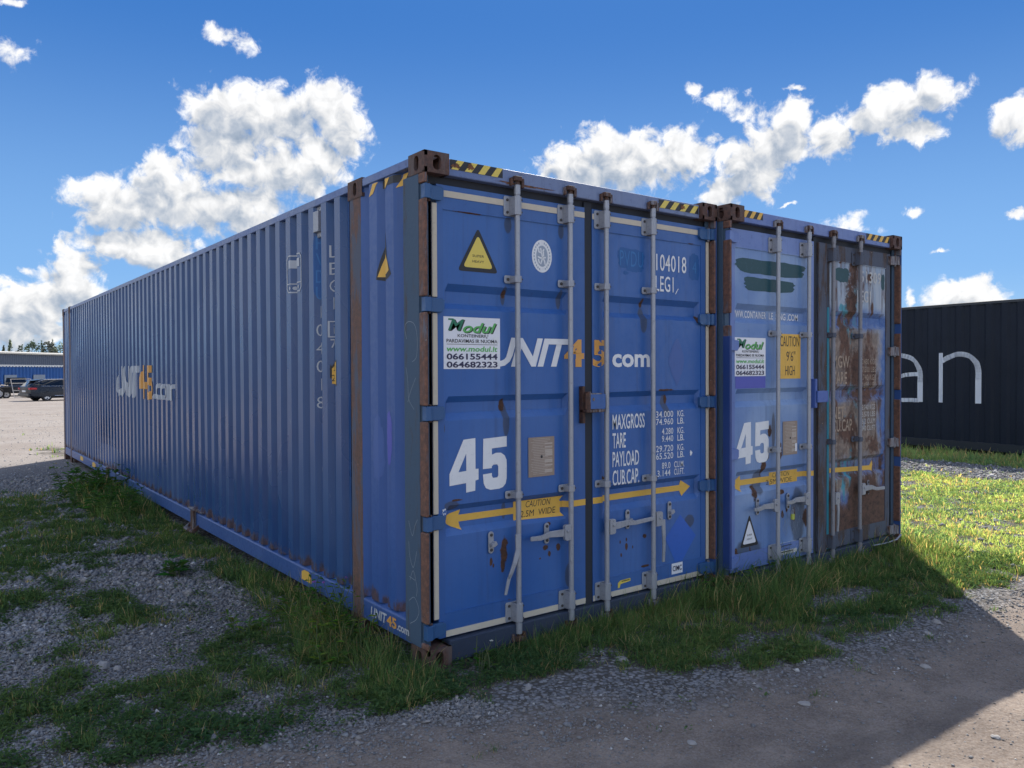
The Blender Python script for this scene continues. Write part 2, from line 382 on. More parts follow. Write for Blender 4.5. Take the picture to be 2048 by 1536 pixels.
def veg(x, y):
    """grass density 0..1 and height in metres"""
    n = fbm(x, y, 1.9, 4, 21); n2 = fbm(x, y, 5.5, 3, 22); big = fbm(x, y, 0.7, 2, 25)
    yb = np.interp(x, FB[:, 0], FB[:, 1])+(n2-0.5)*0.45
    d = np.zeros_like(n); h = np.full_like(n, 0.06)
    # front strip before the doors
    fr = ss(-0.05, 0.14, y-yb)*(y < 0.16)*ss(-0.35, -0.15, x)*(x < 5.35)
    hf = 0.055+0.075*ss(-0.75, -0.05, y)*(0.5+1.0*n)*ss(0.6, 1.6, x+0.5)+0.12*ell(x, y, 2.75, -0.15, 0.75, 0.7)+0.03*ell(x, y, 4.0, -0.2, 1.5, 0.5)
    hf = hf*(1-0.35*ell(x, y, 0.1, -0.15, 0.4, 0.45))*(1-0.3*ell(x, y, 0.75, -0.5, 0.4, 0.3))
    fr = fr*(1-0.25*ell(x, y, 0.08, -0.1, 0.3, 0.3))*(1-0.95*ell(x, y, 3.15, -0.62, 0.55, 0.22))*(1-0.8*ell(x, y, 0.95, -0.4, 0.22, 0.18))*(0.35+0.65*ss(0.28, 0.5, n+0.3*n2))
    d = np.maximum(d, fr); h = np.where(fr > 0.02, hf, h)
    # along the long side
    xe = np.interp(y, [-0.3, 0.3, 0.6, 1.3, 2.8, 3.2, 4, 5.3, 6, 8, 11, 14], [-0.45, -0.5, -0.62, -0.40, -0.32, -0.30, -0.42, -0.45, -0.75, -0.7, -0.3, -0.12])
    sd = ss(-0.06, 0.14, x-xe+(n2-0.5)*0.25)*(x < 0.02)*(y > -0.1)*(1-0.9*ss(9.0, 10.2, y))
    hs = np.interp(y, [-0.1, 0.3, 1.0, 2.6, 3.0, 5.3, 6, 8, 10, 13], [0.10, 0.15, 0.19, 0.14, 0.08, 0.085, 0.16, 0.18, 0.10, 0.05])*(0.6+0.8*n)
    d = np.where((x < 0.02) & (y > -0.1), np.maximum(d, sd*(0.4+0.6*ss(0.3, 0.5, n))), d); h = np.where(sd > 0.05, hs, h)
    # scattered tufts on the left gravel
    L = (x < 0)*(y > -0.35)*(y < 13)
    pt = ss(0.33, 0.64, n*0.6+n2*0.4+0.06*ss(3.2, 6, y)-0.16*(ell(x, y, -0.65, 2.9, 0.42, 1.3)+ell(x, y, -1.6, 2.1, 0.5, 0.5)+ell(x, y, -1.0, 1.45, 0.35, 0.3)+0.8*ell(x, y, -0.45, 1.9, 0.2, 0.4))
            + 0.16*(ell(x, y, -1.15, 0.55, 0.25, 0.35)+ell(x, y, -1.32, 0.02, 0.28, 0.2)+ell(x, y, -1.5, 0.55, 0.25, 0.3)+ell(x, y, -1.35, 6.5, 0.35, 1.6)+ell(x, y, -1.6, 3.4, 0.3, 0.8)+ell(x, y, -0.9, 1.9, 0.3, 0.25)+ell(x, y, -1.25, 2.6, 0.25, 0.5)+ell(x, y, -1.7, 4.4, 0.3, 0.9)+ell(x, y, -0.6, 1.1, 0.3, 0.25)))
    pt = np.maximum(pt, 0.05)*L*(1-0.85*ss(8.0, 9.8, y))*ss(-0.25, 0.15, y-np.interp(x, RE[:, 0], RE[:, 1]))
    h = np.where((pt > d), 0.028+0.075*n*ss(0.3, 0.9, pt), h); d = np.maximum(d, pt*0.8)
    # sunlit field on the right
    yr = np.interp(x, FB[:, 0], FB[:, 1])+(n2-0.5)*0.6
    rf = (x > 5.0)*ss(-0.1, 0.2, y-yr)*(y < 14)*(x < 13.9)
    strip = 1-ss(0.0, 0.5, np.abs(x-(11.55+0.05*y))-0.75+(n-0.5)*0.5)
    rr = rf*ss(0.27, 0.46, n*0.6+n2*0.4+0.10*ss(9.5, 6, x)+0.08*ell(x, y, 6.0, -0.7, 1.4, 0.7))*(1-0.97*strip)
    rr = np.where(x > 12.35, rf, rr)
    h = np.where((rr > d), np.where(x > 12.35, 0.17, 0.035+0.04*n), h); d = np.maximum(d, rr)
    # far away tufts at the yard edge
    far = (y > 13.6)*(y < 22)*(x < 2.5)*ell(x, y, 0.15, 15.3, 0.55, 1.5)*0.6
    h = np.where(far > d, 0.08, h); d = np.maximum(d, far)
    road = ss(0.1, -0.25, y-np.interp(x, RE[:, 0], RE[:, 1])); d = np.where((road > 0.5), d*0.0+0.012*(n2 > 0.55), d)
    tuft = ss(0.30, 0.58, 0.55*fbm(x, y, 13, 2, 27)+0.45*fbm(x, y, 4.2, 2, 28)); d = d*np.where(h > 0.18, 0.35+0.65*tuft, 0.10+0.90*tuft)
    inside = ((x > 0.02) & (x < 5.03) & (y > 0.12) & (y < 13.7))
    d = np.where(inside, 0, d)
    return d, h

def grid_mesh(xs, ys):
    X, Y = np.meshgrid(xs, ys); Z = gz(X, Y); nx, ny = len(xs), len(ys)
    co = np.stack([X, Y, Z], -1).reshape(-1, 3)
    i = np.arange((ny-1)*(nx-1)); r_, c_ = i//(nx-1), i % (nx-1); a = r_*nx+c_
    fa = np.stack([a, a+1, a+nx+1, a+nx], -1)
    return co, fa
def graded(c0, c1, step, lim):
    a = list(np.arange(c0, c1+1e-6, step)); s = step
    while a[-1] < lim: s *= 1.22; a.append(a[-1]+s)
    s = step
    while a[0] > -lim: s *= 1.22; a.insert(0, a[0]-s)
    return np.array(a)
def np_mesh(name, co, faces, nper, mat, smooth=False, cols=None, attr='Col'):
    me = bpy.data.meshes.new(name); nf = len(faces)
    me.vertices.add(len(co)); me.vertices.foreach_set('co', co.astype(np.float32).ravel())
    me.loops.add(nf*nper if np.isscalar(nper) else int(sum(nper)))
    me.loops.foreach_set('vertex_index', faces.astype(np.int32).ravel())
    me.polygons.add(nf); me.polygons.foreach_set('loop_start', np.arange(0, nf*nper, nper, dtype=np.int32))
    if cols is not None:
        ca = me.color_attributes.new(attr, 'FLOAT_COLOR', 'POINT'); ca.data.foreach_set('color', cols.astype(np.float32).ravel())
    me.update(calc_edges=True); me.materials.append(mat)
    if smooth: me.polygons.foreach_set('use_smooth', np.ones(nf, bool))
    o = bpy.data.objects.new(name, me); COL.objects.link(o); return o

gx = graded(-4, 15, 0.09, 2500); gy = graded(-4, 16, 0.09, 2500)
co, fa = grid_mesh(gx, gy)
# attribute: r = vegetation, g = road, b = spare noise
dv, _ = veg(co[:, 0], co[:, 1]); road = ss(0.12, -0.3, co[:, 1]-np.interp(co[:, 0], RE[:, 0], RE[:, 1])+(fbm(co[:, 0], co[:, 1], 3, 3, 8)-0.5)*0.4)
road = np.where((co[:, 0] > 20) | (co[:, 1] > 25), 0.4, road)
yard = ss(10, 15, co[:, 1]); farveg = ss(90, 140, np.hypot(co[:, 0], co[:, 1]))
cols = np.stack([np.clip(dv+farveg, 0, 1), road, yard, np.ones(len(co))], -1)
mt, t, b = new_mat('ground_gravel_soil')
v = t.node('ShaderNodeNewGeometry').outputs['Position']
at = t.node('ShaderNodeAttribute', attribute_name='Col'); sp = t.node('ShaderNodeSeparateColor'); t.link(at.outputs['Color'], sp.inputs[0])
vo = t.node('ShaderNodeTexVoronoi'); vo.inputs['Scale'].default_value = 42; t.link(v, vo.inputs['Vector'])
vo2 = t.node('ShaderNodeTexVoronoi'); vo2.inputs['Scale'].default_value = 120; t.link(v, vo2.inputs['Vector'])
nA = t.noise(v, 3.0, 6, 0.65); nB = t.noise(v, 90, 4, 0.7); nC = t.noise(v, 0.5, 4, 0.6)
s1 = t.node('ShaderNodeSeparateColor'); t.link(vo.outputs['Color'], s1.inputs[0])
s2 = t.node('ShaderNodeSeparateColor'); t.link(vo2.outputs['Color'], s2.inputs[0])
grav = t.mix(s1.outputs[0], (0.10, 0.105, 0.115), (0.27, 0.275, 0.285))
grav = t.mix(t.ramp(vo.outputs['Distance'], 0.35, 0.7), grav, (0.07, 0.066, 0.06))
rd = t.mix(t.ramp(nA, 0.3, 0.7), (0.128, 0.100, 0.082), (0.225, 0.182, 0.148))
rd = t.mix(t.math('MULTIPLY', s2.outputs[0], 0.35), rd, (0.36, 0.33, 0.30))
rd = t.mix(t.math('MULTIPLY', t.ramp(nB, 0.5, 0.75), 0.5), rd, (0.09, 0.075, 0.065))
soil = t.mix(t.ramp(nA, 0.3, 0.7), (0.045, 0.042, 0.034), (0.09, 0.08, 0.062))
rd = t.mix(t.math('MULTIPLY', t.ramp(t.noise(t.scalev(v, (0.7, 2.6, 1)), 0.8, 5, 0.6, 0.4), 0.48, 0.66), 0.45), rd, (0.085, 0.072, 0.064))
col = t.mix(sp.outputs[1], grav, rd)
yd = t.mix(t.ramp(nC, 0.3, 0.7), (0.20, 0.172, 0.152), (0.255, 0.232, 0.215))
yd = t.mix(t.math('MULTIPLY', s1.outputs[0], 0.35), yd, (0.33, 0.31, 0.29))
col = t.mix(sp.outputs[2], col, yd)
col = t.mix(t.math('MULTIPLY', t.ramp(sp.outputs[0], 0.1, 0.6), 0.85), col, soil)
t.link(col, b.inputs['Base Color']); b.inputs['Roughness'].default_value = 0.95; b.inputs['Specular IOR Level'].default_value = 0.2
h = t.math('ADD', t.math('MULTIPLY', t.math('SUBTRACT', 1.0, vo.outputs['Distance']), 0.5), t.math('MULTIPLY', nB, 0.3))
bump(t, b, h, 0.7, 0.012)
ground = np_mesh('ground', co, fa, 4, mt, smooth=True, cols=cols); tag(ground, kind='structure')

# --- scatter helpers
def scatter(n, x0, x1, y0, y1):
    x = rng.uniform(x0, x1, n); y = rng.uniform(y0, y1, n)
    dx, dy = x-CAM.x, y-CAM.y; dep = dx*math.sin(YAW)+dy*math.cos(YAW); lat = dx*math.cos(YAW)-dy*math.sin(YAW)
    k = (dep > 1.2) & (np.abs(lat) < dep*0.70+0.6)
    k &= ~((x > 0.0) & (x < 5.04) & (y > 0.1) & (y < 13.75))
    return x[k], y[k], np.hypot(dx, dy)[k]

def blades(name, xs, ys, hs, wid, cols_base, label, jitter=0.9):
    n = len(xs); z = gz(xs, ys)
    a = rng.uniform(0, 2*np.pi, n); lean = rng.uniform(0.05, jitter, n); la = rng.uniform(0, 2*np.pi, n)
    H = hs*rng.uniform(0.45, 1.25, n); W = wid*rng.uniform(0.6, 1.3, n)
    px, py = np.cos(a)*W/2, np.sin(a)*W/2; lx, ly = np.cos(la)*lean*H, np.sin(la)*lean*H
    co = np.zeros((n, 5, 3))
    co[:, 0] = np.stack([xs-px, ys-py, z-0.01], -1); co[:, 1] = np.stack([xs+px, ys+py, z-0.01], -1)
    mx, my = xs+lx*0.35, ys+ly*0.35; mz = z+H*0.6
    co[:, 2] = np.stack([mx+px*0.75, my+py*0.75, mz], -1); co[:, 3] = np.stack([mx-px*0.75, my-py*0.75, mz], -1)
    co[:, 4] = np.stack([xs+lx, ys+ly, z+H*(1-0.35*lean)], -1)
    base = np.arange(n)*5
    tri = np.stack([base, base+1, base+2, base, base+2, base+3, base+3, base+2, base+4], -1).reshape(-1, 3)
    c = cols_base
    c = np.repeat(c[:, None, :], 5, 1); c = np.concatenate([c, np.ones((n, 5, 1))], -1)
    o = np_mesh(name, co.reshape(-1, 3), tri, 3, M_grass, cols=c.reshape(-1, 4)); tag(o, label, 'grass', kind='stuff')
    return o
def grass_cols(n, xs, ys, dry=0.12, bright=1.0):
    f = fbm(xs, ys, 1.3, 3, 31)[:, None]; r_ = rng.uniform(0, 1, (n, 1))
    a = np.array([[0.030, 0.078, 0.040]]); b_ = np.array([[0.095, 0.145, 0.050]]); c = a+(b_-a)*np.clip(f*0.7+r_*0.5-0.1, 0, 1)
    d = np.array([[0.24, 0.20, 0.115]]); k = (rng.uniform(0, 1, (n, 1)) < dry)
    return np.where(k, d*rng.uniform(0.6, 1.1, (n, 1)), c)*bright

M_grass, t, b = new_mat('grass_blade')
at = t.node('ShaderNodeAttribute', attribute_name='Col')
tr = t.node('ShaderNodeBsdfTranslucent'); df = t.node('ShaderNodeBsdfDiffuse'); mx = t.node('ShaderNodeMixShader'); mx.inputs[0].default_value = 0.5
tcol = t.vmath('MULTIPLY', at.outputs['Color'], (3.4, 2.9, 1.6)).outputs[0]
dcol = t.vmath('MULTIPLY', at.outputs['Color'], (1.5, 1.5, 1.5)).outputs[0]
t.link(dcol, df.inputs['Color']); t.link(tcol, tr.inputs['Color'])
t.link(df.outputs[0], mx.inputs[1]); t.link(tr.outputs[0], mx.inputs[2])
t.link(mx.outputs[0], M_grass.node_tree.nodes['Material Output'].inputs['Surface'])

def tufts(n, box, name, label, nb=14, wid=0.0042, rad=0.022, dry=0.15, bright=1.0, dens_scale=1.0, hk=1.0, tint=(1, 1, 1)):
    """grass grows in tufts: blades fan out of a common root, tufts differ in height, colour and lean"""
    x, y, dist = scatter(n, *box); d, h = veg(x, y)
    k = rng.uniform(0, 1, len(x)) < d*dens_scale; x, y, h, dist = x[k], y[k], h[k], dist[k]
    m_ = len(x); th = np.clip(rng.lognormal(-0.12, 0.42, m_), 0.35, 2.2); tdry = rng.beta(0.5, 2.2, m_)*2*dry; base = grass_cols(m_, x, y, 0.0, bright)
    wind = rng.uniform(0, 2*np.pi, m_)
    cnt = np.clip(rng.poisson(nb*np.clip(6/dist, 0.35, 1.0)), 3, None); idx = np.repeat(np.arange(m_), cnt); N = len(idx)
    fa_ = rng.uniform(0, 2*np.pi, N); fr_ = np.abs(rng.normal(0, 1, N))
    R_ = rad*(0.5+0.8*th[idx]); bx = x[idx]+np.cos(fa_)*fr_*R_; by = y[idx]+np.sin(fa_)*fr_*R_
    z = gz(bx, by); H = h[idx]*hk*th[idx]*rng.uniform(0.35, 1.2, N)
    lean = np.clip(0.18+0.30*fr_+rng.normal(0, .22, N), 0.02, 1.5)
    la = fa_+rng.normal(0, .7, N); lx = (np.cos(la)*lean+0.25*np.cos(wind[idx]))*H; ly = (np.sin(la)*lean+0.25*np.sin(wind[idx]))*H
    W = wid*rng.uniform(0.5, 1.7, N)*np.clip(dist[idx]/5.0, 0.8, 3.2)
    aa = la+np.pi/2+rng.normal(0, .8, N); px, py = np.cos(aa)*W/2, np.sin(aa)*W/2
    ll = np.hypot(lx, ly)/np.maximum(H, 1e-4); rise = 1/np.sqrt(1+0.8*ll**2)
    co = np.zeros((N, 7, 3)); 
    for j, (s_, w_) in enumerate(((0.0, 0.8), (0.4, 1.0), (0.75, 0.7))):
        cx, cy = bx+lx*s_**1.9, by+ly*s_**1.9; cz = z-0.006+H*rise*(s_-0.18*ll*s_**3)
        co[:, 2*j] = np.stack([cx-px*w_, cy-py*w_, cz], -1); co[:, 2*j+1] = np.stack([cx+px*w_, cy+py*w_, cz], -1)
    co[:, 6] = np.stack([bx+lx, by+ly, z+np.maximum(H*rise*(1-0.28*ll), 0.004)], -1)
    b0 = np.arange(N)*7
    tri = np.stack([b0, b0+1, b0+3, b0, b0+3, b0+2, b0+2, b0+3, b0+5, b0+2, b0+5, b0+4, b0+4, b0+5, b0+6], -1).reshape(-1, 3)
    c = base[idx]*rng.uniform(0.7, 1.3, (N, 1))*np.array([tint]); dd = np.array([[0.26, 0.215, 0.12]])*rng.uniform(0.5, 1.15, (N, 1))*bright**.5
    c = np.where((rng.uniform(0, 1, N) < tdry[idx]+0.04)[:, None], dd, c)
    c = np.repeat(c[:, None, :], 7, 1); c[:, :2] *= 0.8
    c = np.concatenate([c, np.ones((N, 7, 1))], -1)
    o = np_mesh(name, co.reshape(-1, 3), tri, 3, M_grass, cols=c.reshape(-1, 4)); tag(o, label, 'grass', kind='stuff'); return o
tufts(13500, (-0.45, 5.4, -1.5, 0.14), 'grass', 'green uncut grass growing in front of the container doors', 20, .0031, .026, .28, 1.0, dens_scale=.72, hk=.78)
tufts(27000, (-2.6, 0.02, -0.5, 9.5), 'grass', 'patchy grass and weeds on the gravel left of the long blue container', 15, .0031, .024, .30, 0.95, dens_scale=.85, hk=.76)
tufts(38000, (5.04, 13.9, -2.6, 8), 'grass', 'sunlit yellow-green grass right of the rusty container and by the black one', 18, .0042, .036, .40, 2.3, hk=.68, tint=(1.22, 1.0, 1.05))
tufts(1500, (-2, 3, 9, 22), 'grass', 'small grass tufts on the yard behind the long container', 12, .005, .03, .3, 1.2)
# low clover-like ground cover between the blades
def cover(n, box, label, bright=1.0, thr=0.40):
    x, y, dist = scatter(n, *box); d, h = veg(x, y); k = (rng.uniform(0, 1, len(x)) < d*0.9)*(fbm(x, y, 2.3, 2, 61) > thr); x, y, dist = x[k], y[k], dist[k]
    m_ = len(x); cnt = np.full(m_, 7); idx = np.repeat(np.arange(m_), cnt); N = len(idx)
    a_ = rng.uniform(0, 2*np.pi, N); r_ = rng.uniform(0.006, 0.032, N); L_ = rng.uniform(0.010, 0.026, N)
    cx, cy = x[idx]+np.cos(a_)*r_, y[idx]+np.sin(a_)*r_; z = gz(cx, cy)+rng.uniform(0.006, 0.035, N)
    ux, uy = np.cos(a_)*L_, np.sin(a_)*L_; tz = rng.uniform(-.4, .5, N)*L_
    co = np.stack([np.stack([cx-ux*.1, cy-uy*.1, z], -1), np.stack([cx+ux*.5-uy*.38, cy+uy*.5+ux*.38, z+tz*.5+.002], -1), np.stack([cx+ux, cy+uy, z+tz], -1), np.stack([cx+ux*.5+uy*.38, cy+uy*.5-ux*.38, z+tz*.5+.002], -1)], 1)
    b0 = np.arange(N)*4; tri = np.stack([b0, b0+1, b0+2, b0, b0+2, b0+3], -1).reshape(-1, 3)
    c = grass_cols(m_, x, y, 0.0, bright)[idx]*rng.uniform(.7, 1.25, (N, 1)); c = np.repeat(c[:, None, :], 4, 1); c = np.concatenate([c, np.ones((N, 4, 1))], -1)
    o = np_mesh('ground_cover', co.reshape(-1, 3), tri, 3, M_grass, cols=c.reshape(-1, 4)); tag(o, label, 'ground cover', kind='stuff')
cover(16000, (-0.45, 5.4, -1.5, 0.14), 'low broad-leaved weeds among the grass before the doors', 0.9)
cover(62000, (-2.6, 0.02, -0.5, 8), 'low broad-leaved weeds among the left grass patches', 0.85, 0.30)
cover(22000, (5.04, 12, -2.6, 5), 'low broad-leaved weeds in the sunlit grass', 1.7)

# --- gravel chips
oct_v = np.array([(1, 0, 0), (-1, 0, 0), (0, 1, 0), (0, -1, 0), (0, 0, 1), (0, 0, -1)], float)
oct_f = np.array([(0, 2, 4), (2, 1, 4), (1, 3, 4), (3, 0, 4), (2, 0, 5), (1, 2, 5), (3, 1, 5), (0, 3, 5)])
M_stone, t, b = new_mat('gravel_stone')
at = t.node('ShaderNodeAttribute', attribute_name='Col'); v = t.node('ShaderNodeNewGeometry').outputs['Position']
n = t.noise(v, 120, 4, 0.7); t.link(t.mix(t.math('MULTIPLY', n, 0.35), at.outputs['Color'], (0.1, 0.095, 0.09)), b.inputs['Base Color'])
b.inputs['Roughness'].default_value = 0.85; b.inputs['Specular IOR Level'].default_value = 0.3
def chips(name, x, y, s, bright, label, lift=0.25):
    n = len(x); z = gz(x, y)
    V = np.repeat(oct_v[None], n, 0)*rng.uniform(0.55, 1.2, (n, 6, 1))+rng.normal(0, 0.22, (n, 6, 3))
    V *= s[:, None, None]*np.stack([np.ones(n), rng.uniform(0.6, 1, n), rng.uniform(0.4, 0.75, n)], -1)[:, None, :]
    a = rng.uniform(0, 6.28, n); ca, sa = np.cos(a)[:, None], np.sin(a)[:, None]
    X = V[..., 0]*ca-V[..., 1]*sa; Y = V[..., 0]*sa+V[..., 1]*ca
    co = np.stack([X+x[:, None], Y+y[:, None], V[..., 2]+(z+s*lift)[:, None]], -1).reshape(-1, 3)
    F = (np.arange(n)*6)[:, None, None]+oct_f[None]
    g = rng.uniform(0.7, 1.25, (n, 1))*bright[:, None]; tint = rng.uniform(0, 1, (n, 1))
    c = g*(np.array([[0.21, 0.225, 0.245]])*(1-tint)+np.array([[0.235, 0.22, 0.205]])*tint)
    wht = rng.uniform(0, 1, (n, 1)) < 0.03; c = np.where(wht, 0.5, c)
    c = np.concatenate([c, np.ones((n, 1))], -1); c = np.repeat(c[:, None, :], 6, 1).reshape(-1, 4)
    o = np_mesh(name, co, F.reshape(-1, 3), 3, M_stone, cols=c); tag(o, label, 'gravel', kind='stuff'); return o
# left gravel bed
x, y, dist = scatter(210000, -2.7, 0.05, -0.8, 11); d, _ = veg(x, y)
rdm = ss(0.1, -0.2, y-np.interp(x, RE[:, 0], RE[:, 1]))
k = rng.uniform(0, 1, len(x)) < np.clip(1.0-0.8*d-0.95*rdm, 0.02, 1)*np.clip(6/dist, 0.25, 1); x, y, dist = x[k], y[k], dist[k]
s_ = (rng.gamma(2.4, 0.0028, len(x))*(0.65+0.65*ss(0.8, 2.6, y))+0.0026)*(0.8+0.5*fbm(x, y, 1.2, 2, 43))
chips('gravel', x, y, s_, 0.85+0.5*fbm(x, y, 0.9, 2, 41), 'grey crushed gravel left of the long blue container')
# road and verge fines
x, y, dist = scatter(170000, -2.7, 6.5, -3.4, 0.3); d, _ = veg(x, y)
re = np.interp(x, RE[:, 0], RE[:, 1]); edge = np.exp(-((y-re+0.12)/0.28)**2)
n1 = fbm(x, y, 1.6, 3, 44)
k = rng.uniform(0, 1, len(x)) < np.clip(0.07+0.40*edge+0.5*ss(0.60, 0.72, n1), 0, 1)*(1-0.85*d); x, y, dist, edge = x[k], y[k], dist[k], edge[k]
s_ = rng.gamma(2.2, 0.0016, len(x))*(1+0.6*edge)+0.0015
chips('gravel', x, y, s_, np.full(len(x), 1.05), 'small loose stones on the dirt track in front of the containers')
# right side
x, y, dist = scatter(90000, 4.9, 13.8, -3.4, 8); d, _ = veg(x, y)
strip = 1-ss(0.0, 0.5, np.abs(x-(11.55+0.05*y))-0.8)
k = rng.uniform(0, 1, len(x)) < np.clip(0.35*(1-d)+strip, 0, 1)*(1-0.8*d); x, y, dist = x[k], y[k], dist[k]
s_ = rng.gamma(4, 0.0042, len(x))+0.003
chips('gravel', x, y, s_, np.full(len(x), 1.1), 'pale gravel strip and stones in the grass by the black container')
# far-left yard pebbles
x, y, dist = scatter(26000, -2.5, 4, 11, 40); d, _ = veg(x, y)
k = rng.uniform(0, 1, len(x)) < np.clip(14/dist, 0, 1)**2*0.35; x, y, dist = x[k], y[k], dist[k]
chips('gravel', x, y, rng.gamma(3, 0.0035, len(x))+0.004, np.full(len(x), 1.9), 'coarse pebbles on the sunlit yard at the left')
# ------------------------------------------------------------------ container materials
BLUE = (0.040, 0.092, 0.30); BLUE_F = (0.085, 0.145, 0.36)
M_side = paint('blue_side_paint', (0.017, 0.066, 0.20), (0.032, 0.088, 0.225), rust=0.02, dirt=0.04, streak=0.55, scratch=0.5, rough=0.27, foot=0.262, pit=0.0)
M_stub = paint('blue_stub_paint', (0.024, 0.084, 0.275), (0.036, 0.100, 0.31), rust=0.03, dirt=0.1, streak=0.5, scratch=0.4, foot=0.262, off=(3, 0, 0))
M_rail = paint('blue_rail_paint', (0.028, 0.080, 0.25), (0.045, 0.10, 0.28), rust=0.16, dirt=0.5, streak=0.4)
M_sill = paint('muddy_sill', (0.018, 0.032, 0.065), (0.03, 0.045, 0.075), rust=0.3, dirt=0.8, rough=0.7)
M_head = paint('header_paint', (0.09, 0.15, 0.34), (0.16, 0.21, 0.34), rust=0.12, dirt=0.6, streak=0.7, scratch=0.3)
SP1 = [(0.58, 0.60, 0.035, 0.13), (0.57, 0.50, 0.022, 0.06), (0.485, 0.535, 0.016, 0.035), (0.500, 0.51, 0.012, 0.02), (0.90, 0.565, 0.028, 0.028), (0.935, 0.52, 0.016, 0.022), (0.86, 0.50, 0.012, 0.012),
       (1.01, 0.55, 0.02, 0.03), (1.18, 0.69, 0.014, 0.012), (0.93, 0.71, 0.02, 0.015), (0.62, 0.23, 0.03, 0.07), (0.70, 0.24, 0.03, 0.06), (0.585, 1.465, 0.028, 0.05), (0.60, 2.14, 0.02, 0.035),
       (0.25, 0.93, 0.05, 0.01), (0.33, 2.595, 0.12, 0.006), (0.70, 0.19, 0.05, 0.04)]
SP2 = [(1.62, 0.47, 0.018, 0.035), (1.62, 0.52, 0.014, 0.02), (1.80, 0.52, 0.028, 0.022), (1.57, 0.42, 0.014, 0.025), (1.68, 0.46, 0.009, 0.018), (1.56, 0.51, 0.008, 0.016), (1.79, 2.15, 0.02, 0.04), (2.02, 1.535, 0.10, 0.012),
       (2.04, 1.47, 0.02, 0.05), (1.80, 0.31, 0.06, 0.012), (1.95, 0.19, 0.06, 0.015), (1.39, 0.95, 0.05, 0.03), (2.28, 2.60, 0.04, 0.008), (2.36, 2.05, 0.02, 0.03)]
GR = [(0.62+.42*k, 2.56, .03, .06) for k in range(2)]+[(0.60, 2.13, .022, .07), (1.04, 2.13, .022, .07), (0.60, .83, .02, .06), (1.03, .83, .02, .06), (.14, 1.97, .03, .05), (.14, 1.35, .03, .05), (.20, .90, .07, .035), (.60, 1.38, .03, .12), (1.10, .35, .04, .1), (.3, .22, .2, .03)]
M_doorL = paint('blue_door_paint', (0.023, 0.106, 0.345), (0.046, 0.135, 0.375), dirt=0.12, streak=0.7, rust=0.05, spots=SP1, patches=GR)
M_doorR = paint('blue_door_paint_stained', (0.025, 0.108, 0.345), (0.057, 0.146, 0.385), dirt=0.14, streak=0.75, rust=0.05, spots=SP2, off=(0, 0, 0), patches=[(2.27, 0.57, 0.07, 0.06), (1.79, 2.02, 0.04, 0.1), (2.02, 1.42, 0.04, 0.1), (1.22, 1.25, 0.05, 0.14)])
M_frame = paint('blue_door_frame_paint', (0.023, 0.097, 0.31), (0.044, 0.124, 0.345), rust=0.08, dirt=0.25, streak=0.5)
M_hinge = paint('hinge_paint', (0.022, 0.085, 0.22), (0.035, 0.11, 0.26), rust=0.2, dirt=0.5)
M_postG = rusty('post_grey_blue', (0.045, 0.085, 0.14), -0.22, (0.07, 0.055, 0.05), (0.045, 0.055, 0.07))
M_postR = rusty('post_rust', (0.12, 0.13, 0.16), 0.35, (0.21, 0.098, 0.062), (0.095, 0.052, 0.040))
M_postM = rusty('mid_post_rust', (0.075, 0.09, 0.13), 0.14, (0.17, 0.082, 0.056), (0.09, 0.058, 0.048))
M_cast = rusty('casting_rust', (0.10, 0.075, 0.07), 0.3, (0.125, 0.062, 0.045), (0.060, 0.035, 0.029))
M_dark = flat('dark_rubber', (0.016, 0.022, 0.034), 0.7, 0.3, wearcol=(0.05, 0.045, 0.04))
M_seal = flat('door_seal', (0.022, 0.032, 0.058), 0.6, 0.3)
M_cream = flat('cream_seal', (0.55, 0.50, 0.40), 0.7, 0.25, wearcol=(0.25, 0.22, 0.17))
M_steel = flat('galvanised_bar', (0.34, 0.36, 0.40), 0.42, 0.45, 0.35, wearcol=(0.12, 0.12, 0.13))
M_steelL = flat('galvanised_bracket', (0.33, 0.35, 0.39), 0.45, 0.6, 0.3, wearcol=(0.10, 0.09, 0.085))
M_rsteel = rusty('rusted_fitting', (0.20, 0.20, 0.22), 0.16)
M_bolt = flat('bolt', (0.05, 0.045, 0.045), 0.6, 0.4)
M_white = flat('white_lettering', (0.74, 0.76, 0.77), 0.5, 0.28, wearcol=(0.30, 0.33, 0.40))
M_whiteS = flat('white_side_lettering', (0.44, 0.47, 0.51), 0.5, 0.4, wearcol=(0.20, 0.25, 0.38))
M_orange = flat('orange_lettering', (0.66, 0.33, 0.075), 0.5, 0.22, wearcol=(0.35, 0.2, 0.12))
M_yel = flat('yellow_arrow', (0.72, 0.43, 0.07), 0.5, 0.28, wearcol=(0.35, 0.22, 0.08))
M_yel2 = flat('yellow_sticker', (0.70, 0.55, 0.10), 0.45, 0.15, wearcol=(0.4, 0.3, 0.1))
M_black = flat('black_print', (0.013, 0.015, 0.02), 0.5, 0.1)
M_stick = flat('white_sticker', (0.74, 0.76, 0.80), 0.35, 0.04)
M_green1 = flat('dark_green_print', (0.012, 0.17, 0.085), 0.4, 0.0)
M_green2 = flat('light_green_print', (0.10, 0.42, 0.10), 0.4, 0.0)
M_navy = flat('navy_print', (0.02, 0.02, 0.07), 0.4, 0.0)
M_tan = flat('data_plate', (0.30, 0.235, 0.19), 0.5, 0.6, 0.1, wearcol=(0.20, 0.15, 0.12))
M_tanL = flat('data_plate_print', (0.46, 0.40, 0.34), 0.5, 0.5, wearcol=(0.25, 0.2, 0.16))
M_bpaint = flat('blue_overpaint', (0.003, 0.085, 0.29), 0.45, 0.12)
M_bletter = flat('overpainted_lettering', (0.02, 0.15, 0.40), 0.45, 0.2)
